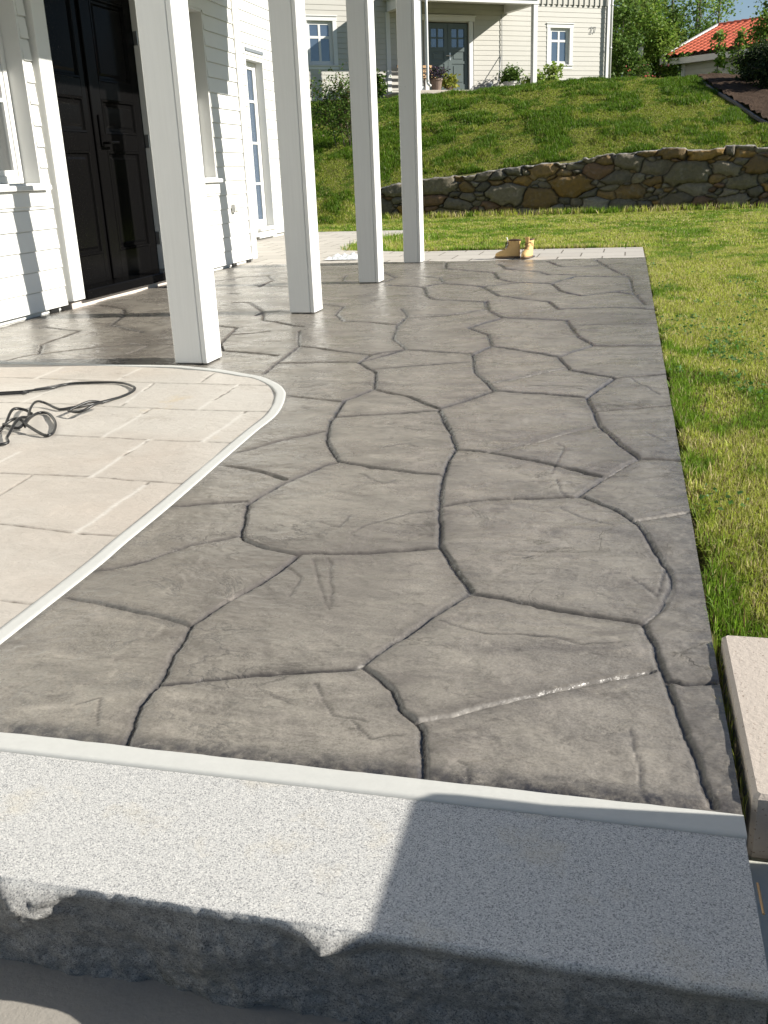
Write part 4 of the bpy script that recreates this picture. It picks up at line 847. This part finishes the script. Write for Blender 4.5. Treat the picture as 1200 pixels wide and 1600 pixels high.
SH = [(968, 41, 3.3, 1.15, 'rounded green bush against the corner of the cream house', GRN), (1000, 43, 3.6, 1.3, 'taller bush between house corner and bird box', BRIGHT),
      (1030, 42.5, 2.6, 1.1, 'low bush with leaves touching the left end of the red roof', BRIGHT), (1052, 48, 3.9, 1.5, 'dark green bush rising behind the tip of the red roof', GRN), (1088, 52, 3.6, 1.3, 'broad bush behind the white bargeboard of the garage', GRN),
      (1015, 48, 5., 1.7, 'big dense bush behind the bird box', GRN), (985, 50, 5.5, 1.8, 'big dense bush filling the gap beside the tall cream wall', GRN)]
for i, (px, y, h_, cr, lb, cols) in enumerate(SH):
    tree(X_(px, y), y, h_, cr, lb, 5200, .12, cols, 70+i, 3, .04, 'garden_bush', .34, 'bush', 'bushes between the two houses', 9)
# pink blossoms on a low shrub at the brow
pk = tree(X_(1008, 39.5), 39.5, 1.0, .55, 'low shrub with pink blossoms at the brow of the bank', 700, .09, GRN, 91, 2, .05, 'flowering_shrub', .34, 'shrub', None, 7)
r_ = np.random.default_rng(4); leaf_mesh('blossom', np.array(pk.location)+np.c_[r_.normal(0, .35, 22), r_.normal(-.2, .2, 22), r_.uniform(.3, .95, 22)], .10, [(.6, .13, .11), (.55, .2, .2)], seed=5, parent=pk)
# bird box on a pole
bx_ = X_(999, 42); bz = float(height(bx_, 42)); bb = empty('bird_box', (bx_, 41.2, bz), 'small pale bird box on a pole in front of the green bushes', 'bird box')
MB().box(bx_-.02, bx_+.02, 41.2, 41.24, bz, bz+1.35).build('pole', M['wood'], bb)
q = MB(); q.box(bx_-.09, bx_+.09, 41.1, 41.28, bz+1.352, bz+1.72, .005); q.build('box', M['potwhite'], bb)
q = MB(WORLD); q.prism([(bx_-.14, bz+1.70), (bx_, bz+1.80), (bx_+.14, bz+1.70), (bx_, bz+1.83)], 41.05, 41.33); q.build('roof', M['zinc'], bb)

# mulch bed, dark shrub, saplings at upper right
def on_bank(x, y, dz=0): return float(height(x, y))+dz
pl = [(1.50, 27.6), (1.55, 26.4), (1.78, 24.3), (2.10, 22.2), (2.42, 20.3), (3.0, 19.3), (7.5, 19.0), (7.5, 28.5), (3, 28.2)]
bx = np.arange(1.35, 7.6, .07); by = np.arange(18.9, 28.7, .07); BX, BY = np.meshgrid(bx, by)
ins = inside(BX, BY, [(p[0]+.0, p[1]) for p in pl]); BZ = height(BX, BY)+.03+.09*fbm(BX*4, BY*4, 4)+.05*fbm(BX*14, BY*14, 3)
fcs = grid_faces(*BX.shape); mk_ = (ins[:-1, :-1] & ins[1:, 1:]).ravel(); f_ = fcs[mk_]; used = np.unique(f_); re_ = np.full(BX.size, -1); re_[used] = np.arange(len(used))
tag(mk('garden_bed', np_mesh('garden_bed', np.c_[BX.ravel(), BY.ravel(), BZ.ravel()][used], re_[f_], True), M['mulch']), kind='structure')
eg = MB(); ep = smooth_path([Vector((a, b, on_bank(a, b, .03))) for a, b in pl[1:6]], 6)
eg.tube(ep, .045, 6); eo = eg.build('edging', M['darkpaint'], None); tag(eo, 'dark plastic edging strip along the mulch bed on the bank', 'edging')
tree(X_(1186, 25.6), 25.6, .72, .55, 'dense dark shrub on the mulch bed at the upper right edge', 9000, .07, DARK, 101, 4, .02, 'dark_shrub', .36, 'shrub', None, 10)
tree(X_(1218, 24.4), 24.4, .95, .7, 'large dark shrub cut by the right edge of the picture', 9000, .07, DARK, 102, 4, .02, 'dark_shrub', .36, 'shrub', None, 10)
for i, (px, y, h_, cr, nl, lb) in enumerate(((1118, 28.4, 1.15, .22, 420, 'slender leafy sapling in front of the garage wall, nearest the corner post'), (1148, 28.6, 1.2, .24, 420, 'slender leafy sapling in front of the garage wall, middle one of three'),
                                 (1190, 28.0, 1.6, .5, 1500, 'bushier pale sapling behind the dark shrub'))):
    tree(X_(px, y), y, h_, cr, lb, nl, .095, BRIGHT, 110+i, 1, .08, 'sapling', .42, 'sapling', 'saplings in front of the garage', 12)
# thin shrub on the slope behind the posts
tree(-6.02, 21.4, 1.32, .85, 'thin leaved shrub growing on the grass bank behind the porch posts', 4200, .055, GRN+[(.12, .10, .04)], 120, 4, .10, 'slope_shrub', .40, 'shrub', None, 12)
# planting by the cream house: green bush, small leafy perennials
def at_f(u, d): p = FH.P(u, d, 0); return p.x, p.y
a, b = at_f(-2.95, .75); tree(a, b, 1.0, .42, 'glossy green bush beside the bench at the cream house', 2600, .09, BRIGHT[:3]+GRN, 121, 3, .03, 'green_bush', .36, 'bush', None, 9, z=2.72)
for i, (u, d, h_, cr, nl, lb) in enumerate(((2.75, .9, .62, .34, 380, 'pale green perennial left of the white column'), (3.45, .8, .85, .42, 600, 'tall pale green perennial under the right hand window'))):
    a, b = at_f(u, d); tree(a, b, h_, cr, lb, nl, .12, [(.24, .33, .06), (.18, .28, .05), (.3, .36, .1)], 125+i, 3, .1, 'perennial', .4, 'plant', 'perennials along the cream wall', 7, z=3.02)
# bench with iron ends and wooden slats
bu, bd = -2.05, .55; bn = empty('garden_bench', tuple(FH.P(bu+.6, bd, 3.0)), 'wooden slatted garden bench with black iron ends beside the porch column', 'bench')
bz0 = 3.085; uu0, uu1 = -1.85, -.70
for u in (uu0, uu1):
    q = MB(FH); P_ = FH.P
    q.tube(smooth_path([P_(u, .50, bz0), P_(u, .42, bz0+.22), P_(u, .34, bz0+.42), P_(u, .26, bz0+.62), P_(u, .14, bz0+.86)], 4), .022, 6)
    q.tube(smooth_path([P_(u, .86, bz0), P_(u, .82, bz0+.2), P_(u, .84, bz0+.42), P_(u, .80, bz0+.62), P_(u, .5, bz0+.66), P_(u, .27, bz0+.62)], 4), .022, 6)
    q.tube([P_(u, .34, bz0+.42), P_(u, .84, bz0+.42)], .02, 6); q.tube([P_(u, .42, bz0+.22), P_(u, .82, bz0+.2)], .015, 6)
    q.build('bench_end', M['iron'], bn)
q = MB(FH)
for k in range(5): q.box(uu0-.03, uu1+.03, .38+k*.09, .45+k*.09, bz0+.44, bz0+.465, .004)
q.build('seat', M['wood'], bn)
q = MB(FH)
for k in range(3): q.box(uu0-.03, uu1+.03, .30-k*.055, .325-k*.055, bz0+.52+k*.13, bz0+.60+k*.13, .004)
q.build('backrest', M['wood'], bn)
# pots and tools by the door
def pot(u, d, z, r0, r1, h_, mat, name, lb, cat): 
    c = FH.P(u, d, z); t = empty(name, tuple(c), lb, cat)
    MB().lathe(c, [(r0, 0), (r1*.96, h_*.85), (r1*1.06, h_*.86), (r1*1.06, h_), (r1*.9, h_), (r1*.88, h_*.9), (.01, h_*.88)], 18).build('pot', mat, t, False); return t, c
t, c = pot(-1.12, 1.35, 3.087, .13, .19, .36, M['terracotta'], 'flower_pot', 'weathered clay pot of dark purple flowers beside the porch column', 'flower pot')
r_ = np.random.default_rng(8); P0 = np.array(c)+np.c_[r_.normal(0, .15, 500), r_.normal(0, .15, 500), r_.uniform(.34, .68, 500)]
leaf_mesh('flowers', P0, .07, [(.035, .03, .055), (.07, .05, .10), (.03, .045, .02), (.05, .03, .04)], seed=9, parent=t)
t, c = pot(-.62, 1.25, 3.087, .08, .11, .16, M['terracotta'], 'flower_pot', 'small pot of yellow green grass next to the flower pot by the door', 'flower pot')
P0 = np.array(c)+np.c_[r_.normal(0, .11, 260), r_.normal(0, .11, 260), r_.uniform(.10, .48, 260)]; leaf_mesh('grass_tuft', P0, .12, [(.30, .30, .05), (.2, .24, .04)], seed=10, parent=t)
t, c = pot(2.02, .55, 3.02, .20, .25, .42, M['potwhite'], 'planter', 'white planter with a round green herb bush at the corner of the porch', 'planter')
P0 = np.array(c)+np.c_[r_.normal(0, .14, 1500), r_.normal(0, .14, 1500), .38+np.abs(r_.normal(.18, .14, 1500))]; leaf_mesh('herb_bush', P0, .08, [(.07, .13, .02), (.10, .17, .03)], seed=12, parent=t)
c = FH.P(1.28, .45, 3.12); wc = empty('watering_can', tuple(c), 'grey zinc watering can standing by the wall right of the door', 'watering can')
MB().lathe(c, [(.12, 0), (.11, .26), (.09, .28), (.085, .30)], 16).build('can_body', M['zinc'], wc, False)
q = MB(); q.tube([tuple(c+Vector((.10, 0, .06))), tuple(c+Vector((.22, -.05, .20))), tuple(c+Vector((.30, -.08, .34)))], [.03, .02, .016], 8); q.tube([tuple(c+Vector((.29, -.075, .33))), tuple(c+Vector((.32, -.09, .37)))], [.02, .05], 10); q.build('spout', M['zinc'], wc)
MB().tube(smooth_path([tuple(c+Vector((-.10, 0, .10))), tuple(c+Vector((-.20, 0, .24))), tuple(c+Vector((-.08, 0, .40))), tuple(c+Vector((.07, 0, .30)))], 5), .011, 6).build('handle', M['zinc'], wc)
rk = empty('garden_tool', tuple(FH.P(1.5, .5, 3.02)), 'long handled garden tool leaning against the cream wall by the watering can', 'garden tool')
MB().tube([FH.P(1.45, .62, 3.05), FH.P(1.95, .04, 4.25)], .013, 6).build('shaft', M['zinc'], rk)
MB(FH).box(1.33, 1.60, .60, .64, 3.03, 3.12, .004).build('blade', M['iron'], rk)
tr_ = MB(FH); tr_.box(1.05, 1.78, .50, .86, 3.0, 3.09, .01); tag(tr_.build('seed_tray', M['iron']), 'low dark tray on the ground under the watering can', 'tray')

# ---------------------------------------------------------------- boots
def boot(loc, rz, label, tilt=0, open_=1.0, s=1.0):
    t = empty('work_boot', loc, label, 'boot', 'pair of tan work boots on the pale paving', rz)
    # local frame: toe towards +x, stations along the foot
    L0 = [(-.085, .020, .036, .120, .000), (-.060, .020, .042, .150, 0), (-.03, .020, .042, .155, 0), (.005, .020, .042, .148, 0), (.035, .020, .042, .118, 0), (.065, .02, .044, .088, 0), (.10, .02, .048, .070, 0), (.135, .02, .048, .062, 0), (.165, .02, .043, .052, 0), (.185, .022, .028, .038, 0), (.192, .026, .010, .030, 0)]
    vs = []; fs = []; n = 16
    def close(V_, F_, name, mat, parent, smooth=True):
        me = bpy.data.meshes.new(name); me.from_pydata(V_, [], F_); me.update()
        if smooth:
            for p in me.polygons: p.use_smooth = True
        o = mk(name, me, mat, parent); md = o.modifiers.new('sub', 'SUBSURF'); md.levels = md.render_levels = 1; return fixn(o)
    # foot part: horizontal rings stacked upward
    def ring(z, xb, xf, wb, wf, bulge=0):
        out = []
        for k in range(n):
            a = 2*math.pi*k/n; cx = (xb+xf)/2; rx = (xf-xb)/2; x = cx+rx*math.cos(a); f_ = (x-xb)/(xf-xb); wd_ = wb+(wf-wb)*sstep(.25, .75, f_)
            y = wd_*(abs(math.sin(a))**.75)*(1 if math.sin(a) >= 0 else -1); out.append((x*s, y*s, z*s))
        return out
    R_ = [ring(.022, -.080, .190, .036, .047), ring(.040, -.083, .193, .038, .049), ring(.055, -.082, .182, .038, .047), ring(.070, -.080, .150, .038, .042), ring(.085, -.079, .112, .037, .037), ring(.10, -.078, .086, .036, .034), ring(.118, -.078, .062, .036, .032), ring(.14, -.080, .050, .038, .034), ring(.162, -.084, .046*open_+.004, .041, .036), ring(.182, -.088, .050*open_+.006, .044, .038)]
    I_ = [ring(.182, -.082, .044, .038, .032), ring(.150, -.074, .040, .033, .028), ring(.05, -.07, .10, .03, .03)]
    V_ = [p for q in R_+I_ for p in q]; F_ = []
    m_ = len(R_)+len(I_)
    for i in range(m_-1): F_ += [(i*n+k, i*n+(k+1) % n, (i+1)*n+(k+1) % n, (i+1)*n+k) for k in range(n)]
    F_.append(tuple((m_-1)*n+k for k in range(n)))
    close(V_, F_, 'upper', M['nubuck'], t)
    So = [ring(0, -.080, .192, .038, .050), ring(.004, -.084, .197, .040, .053), ring(.020, -.085, .199, .041, .054), ring(.024, -.082, .195, .039, .052)]
    V_ = [p for q in So for p in q]; F_ = []
    for i in range(3): F_ += [(i*n+k, i*n+(k+1) % n, (i+1)*n+(k+1) % n, (i+1)*n+k) for k in range(n)]
    F_ += [tuple(n-1-k for k in range(n)), tuple(3*n+k for k in range(n))]
    close(V_, F_, 'sole', M['sole'], t)
    q = MB(); q.box(-.082*s, -.015*s, -.040*s, .040*s, -.0*s, .012*s, .002); 
    hl = q.build('heel', M['solerubber'], None); hl.parent = t; 
    # collar padding, tongue, laces
    q = MB(); cr_ = [((-.020+.066*math.cos(a))*s, .041*s*math.sin(a), (.183+.006*math.sin(a*1.0)**2)*s) for a in np.linspace(.5, 2*math.pi-.5, 22)]; q.tube(cr_, .0075*s, 8)
    o = q.build('collar', M['lace'], None, True); o.parent = t
    q = MB(); pts = smooth_path([(.075*s, 0, .098*s), (.058*s, 0, .135*s), (.055*s, 0, .175*s), (.066*s, 0, .215*s)], 4)
    b0 = len(q.v)
    for p in pts: wv = .024*s; q.v += [(p.x, -wv, p.z), (p.x+.006*s, 0, p.z+.002), (p.x, wv, p.z), (p.x-.006*s, wv*.8, p.z), (p.x-.003*s, 0, p.z), (p.x-.006*s, -wv*.8, p.z)]
    for i in range(len(pts)-1):
        a_ = b0+6*i; q.f += [(a_+k, a_+(k+1) % 6, a_+6+(k+1) % 6, a_+6+k) for k in range(6)]
    q.f += [tuple(b0+k for k in range(6)), tuple(b0+6*(len(pts)-1)+k for k in range(6))]
    o = q.build('tongue', M['potwhite'] if open_ > 1.1 else M['nubuck'], None, True); o.parent = t
    q = MB()
    for k in range(5):
        z = .092+.017*k; x = .098-.011*k; sg = 1 if k % 2 else -1
        q.tube([(x*s-.012*s, -.028*s*sg, z*s), (x*s+.006*s, 0, z*s+.006*s), (x*s-.018*s, .028*s*sg, (z+.014)*s)], .0028*s, 6)
    q.tube(smooth_path([(.05*s, .02*s, .162*s), (.075*s, .045*s, .15*s), (.06*s, .055*s, .125*s), (.045*s, .05*s, .15*s), (.052*s, .0, .165*s)], 4), .0026*s, 6)
    q.tube(smooth_path([(.05*s, -.02*s, .162*s), (.08*s, -.04*s, .155*s), (.08*s, -.055*s, .11*s), (.055*s, -.05*s, .07*s)], 4), .0026*s, 6)
    o = q.build('laces', M['lace'], None, True); o.parent = t
    return t
boot((-1.010, 9.11, .0), R(183), 'tan work boot lying side on with its toe to the left', open_=1.25, s=.86)
boot((-.862, 9.14, .0), R(-104), 'tan work boot turned with its toe towards the patio, right of its pair', open_=1.05, s=.86)

# crumpled plastic sheet
pr_ = np.linspace(-1, 1, 46); PX, PY = np.meshgrid(pr_, pr_); wob = 1+.25*(fbm(PX*1.7+3, PY*1.7, 3)-.5)
rr_ = np.maximum(abs(PX), abs(PY)); th_ = np.arctan2(PY, PX)
zz = np.abs(fbm(PX*2.4+7, PY*2.4+2, 4)-.5)*.26+.06*np.abs(fbm(PX*8, PY*8, 3)-.5); zz = zz*sstep(1.0, .55, rr_)+.003
tag(mk('plastic_sheet', np_mesh('plastic_sheet', np.c_[(-2.72+PX*.17*wob).ravel(), (9.42+PY*.16*wob).ravel(), (zz*.62).ravel()], grid_faces(*PX.shape), False), M['plastic']), 'crumpled clear plastic sheet left on the pale paving behind the second post', 'plastic sheet')

# knotted black cable on the terrace
cb = MB()
def cpath(P, zs): 
    return smooth_path([Vector((p[0], p[1], z)) for p, z in zip(P, zs)], 6)
H0 = .0045
cb.tube(cpath([(-2.87-.6, 3.0)]+[tuple(p) for p in CABLE[0]], [H0]*13+[.006, .015, .03, .03, .02, .012]), .0048, 8)
cb.tube(cpath([(-3.5, 3.05)]+[tuple(p) for p in CABLE[1]], [H0]*6+[.007, H0, .006, .004, .005, .004]), .0036, 8)
cb.tube(cpath([tuple(p) for p in CABLE[2]], [.02, .012, .006, .005, .005, .004, .005, .006, .02, .03, .02, .006]), .0052, 8)
cb.tube(cpath([(-2.2, 2.52)]+[tuple(p) for p in CABLE[3]], [.004, .005, .012, .03, .035, .02, .01]), .0052, 8)
cb.tube(cpath([tuple(p) for p in CABLE[4]]+[tuple(CABLE[4][0])], [.012, .035, .028, .015, .03, .012, .02, .012]), .0052, 8)
cb.tube(cpath([(-1.93, 2.99), (-1.90, 3.08), (-1.86, 3.11), (-1.84, 3.03), (-1.87, 2.97), (-1.93, 2.99)], [.018, .03, .02, .035, .02, .018]), .005, 8)
tag(cb.build('black_cable', M['rubber'], None, True), 'black cable with a knot and a long loop lying on the beige terrace', 'cable')

# ---------------------------------------------------------------- grass blades
def blades(name, x, y, h, wdt, cols, lean=.35, z=None, seed=0, kind='stuff', seg3=True):
    r = np.random.default_rng(seed); n = len(x); z = height(x, y) if z is None else z
    az = r.uniform(0, 2*np.pi, n); la = r.uniform(0, 2*np.pi, n); lm = np.abs(r.normal(0, lean, n))*h
    dx, dy = np.cos(az)*wdt*.5, np.sin(az)*wdt*.5; lx, ly = np.cos(la)*lm, np.sin(la)*lm
    b = np.c_[x, y, z-.01]
    v0 = b+np.c_[-dx, -dy, 0*x]; v1 = b+np.c_[dx, dy, 0*x]
    v2 = b+np.c_[lx*.35-dx*.8, ly*.35-dy*.8, h*.55+.01]; v3 = b+np.c_[lx*.35+dx*.8, ly*.35+dy*.8, h*.55+.01]
    v4 = b+np.c_[lx, ly, np.sqrt(np.maximum(h*h-lm*lm*.6, h*h*.1))+.01]
    V = np.stack([v0, v1, v2, v3, v4], 1).reshape(-1, 3); i = np.arange(n)*5
    T = np.vstack([np.c_[i, i+1, i+3], np.c_[i, i+3, i+2], np.c_[i+2, i+3, i+4]])
    return mk(name, np_mesh(name, V, T, True, dict(col=('POINT', np.repeat(cols, 5, 0)))), M['blade'])
def gcols(x, y, r, dry, lush):
    """mix of fresh, yellow and straw blades, patchy over the ground"""
    n = len(x); p = fbm(x*1.5+3, y*1.1, 4); p2 = fbm(x*6, y*4.5, 3); k = np.clip((p-.5)*3.2+(p2-.5)*3.2+(fbm(x*22, y*17, 2)-.5)*1.2+.5+lush, 0, 1)[:, None]
    fresh = np.array([.15, .26, .02]); yel = np.array([.38, .43, .065]); c = yel*(1-k)+fresh*k
    straw = r.random(n) < np.clip(dry*(1.6-1.4*k[:, 0]), 0, 1); c[straw] = np.array([.55, .47, .24])
    brown = r.random(n) < .03+.10*(y < 4); c[brown] = np.array([.13, .085, .04])
    return c*r.uniform(.6, 1.35, (n, 1))
def scatter(r, x0, x1, y0, y1, dens):
    n = int((x1-x0)*(y1-y0)*dens); return r.uniform(x0, x1, n), r.uniform(y0, y1, n)
def onlawn(x, y):
    e = .185+.012*np.sin(y*7)+.01*np.sin(y*23); m = (x > e) | (y > 10.20)
    m &= ~((x > .186) & (x < 1.03) & (y < 1.60))
    path = inside(x, y, [(-6.1, 8.9), (.19, 8.9), (.185, 10.16), (-2.2, 10.19), (-3.09, 10.56), (-3.28, 11.6), (-3.14, 12.72), (-2.97, 13.37), (-2.92, 14.12), (-4.3, 14.27), (-6.1, 14.42)])
    m &= ~path & ~((y < 15.6) & (x < -2.2) & (y < 10.2)) & ~((x < -4.6) & (y < 14.4))
    m &= ~((y > 17.95) & (y < 18.62) & (x > -4.62))
    m &= ~inside(x, y, pl) & ~((y < 1.13) & (x < 1.0))
    return m
r = np.random.default_rng(21); XS, YS, HS, WS, LS = [], [], [], [], []
for (x0, x1, y0, y1, de, hh, ww, lu) in ((.18, .75, 1.05, 3.2, 62000, .020, .0017, -.25), (.18, 1.3, 3.2, 6, 36000, .021, .0026, -.25), (.18, 2.2, 6, 10.2, 15000, .024, .0045, -.3), (.75, 2.0, 1.0, 3.2, 6000, .034, .004, 0), (1.3, 3, 3.2, 6, 4000, .034, .005, 0),
                                        (-4.2, 3.6, 10.15, 14, 4800, .028, .008, -.25), (-5.6, 5, 14, 18.3, 2900, .03, .011, -.2), (2.2, 6, 6, 14, 900, .04, .014, 0)):
    x, y = scatter(r, x0, x1, y0, y1, de); m = onlawn(x, y); x, y = x[m], y[m]
    XS.append(x); YS.append(y); HS.append(hh*r.uniform(.45, 1.35, len(x))*(.6+.9*fbm(x*2.2, y*1.6, 3))); WS.append(np.full(len(x), ww)*r.uniform(.7, 1.3, len(x))); LS.append(np.full(len(x), lu))
x, y, h_, w_, l_ = map(np.concatenate, (XS, YS, HS, WS, LS)); tag(blades('lawn_grass', x, y, h_, w_, gcols(x, y, r, .16, l_), .95, seed=1), 'short mown yellow green lawn grass', 'grass', kind='stuff')
# longer fringe along the slab edges, the paving and the foot of the wall
XS, YS, HS, WS = [], [], [], []
for (n, fx, fy, hh, ww) in ((5200, lambda n: .183+np.abs(r.normal(0, .028, n)), lambda n: 1.62+2.1*r.random(n)**1.2, .036, .0024), (9000, lambda n: .185+np.abs(r.normal(0, .07, n)), lambda n: r.uniform(1.65, 9.6, n), .032, .004), (200, lambda n: .1795+.004*r.random(n), lambda n: 1.1+.5*r.random(n), .034, .0011),
                        (9000, lambda n: r.uniform(-2.9, .16, n), lambda n: 10.2+np.abs(r.normal(0, .10, n)), .06, .008), (7000, lambda n: r.uniform(-4.7, 6, n), lambda n: 18.0-np.abs(r.normal(0, .10, n)), .12, .014), (3500, lambda n: -3.2+r.random(n)*.9, lambda n: 10.5+r.random(n)*2.4, .08, .008)):
    x = fx(n); y = fy(n); k = r.random(n) < (.25+.9*sstep(.35, .6, fbm(x*3, y*3, 3))); x, y = x[k], y[k]; m = onlawn(x, y) | (y > 17.5) | ((x < .19) & (x > .179) & (y < 1.62)); x, y = x[m], y[m]
    XS.append(x); YS.append(y); HS.append(hh*r.uniform(.4, 1.3, len(x))); WS.append(np.full(len(x), ww))
x, y, h_, w_ = map(np.concatenate, (XS, YS, HS, WS)); tag(blades('edge_grass', x, y, h_, w_, gcols(x, y, r, .25, .12), .55, seed=2), 'longer darker grass along the edges of the patio and the wall', 'grass', kind='stuff')
# bank
XS, YS, HS, WS, LS = [], [], [], [], []
for (x0, x1, y0, y1, de, hh, ww) in ((-10, 4.2, 16.4, 22, 3600, .06, .012), (-11, 4.2, 22, 28.6, 2600, .075, .016), (4.2, 9, 18.6, 29, 300, .12, .03), (-14, 6, 28.6, 41, 260, .08, .03)):
    x, y = scatter(r, x0, x1, y0, y1, de); m = onlawn(x, y) & ((y > 18.6) | (x < -4.55)); x, y = x[m], y[m]
    cl = fbm(x*2.1+8, y*1.5, 4); XS.append(x); YS.append(y); HS.append(hh*r.uniform(.4, 1.3, len(x))*(.4+1.0*sstep(.42, .68, cl))); WS.append(np.full(len(x), ww)); LS.append((cl-.47)*5+sstep(19.5, 24, y)*.30+.35*sstep(-4.5, -6.5, x))
x, y, h_, w_, l_ = map(np.concatenate, (XS, YS, HS, WS, LS)); tag(blades('bank_grass', x, y, h_, w_, gcols(x, y, r, .16, l_)*np.array([.60, .66, .44]), .55, seed=3), 'tufty darker grass covering the sloping bank', 'grass', kind='stuff')
# clover and small weeds in the lawn
n = 5200; x = .2+np.abs(r.normal(0, .35, n)); y = r.uniform(1.5, 9.5, n); k = fbm(x*4+2, y*3, 3) > .60; x, y = x[k], y[k]
cl_ = leaf_mesh('clover', np.c_[x, y, height(x, y)+.012+.015*r.random(len(x))], .018, [(.06, .16, .03), (.09, .20, .05), (.12, .22, .07)], .2, seed=15)
tag(cl_, 'small clover leaves scattered through the lawn', 'clover', kind='stuff')
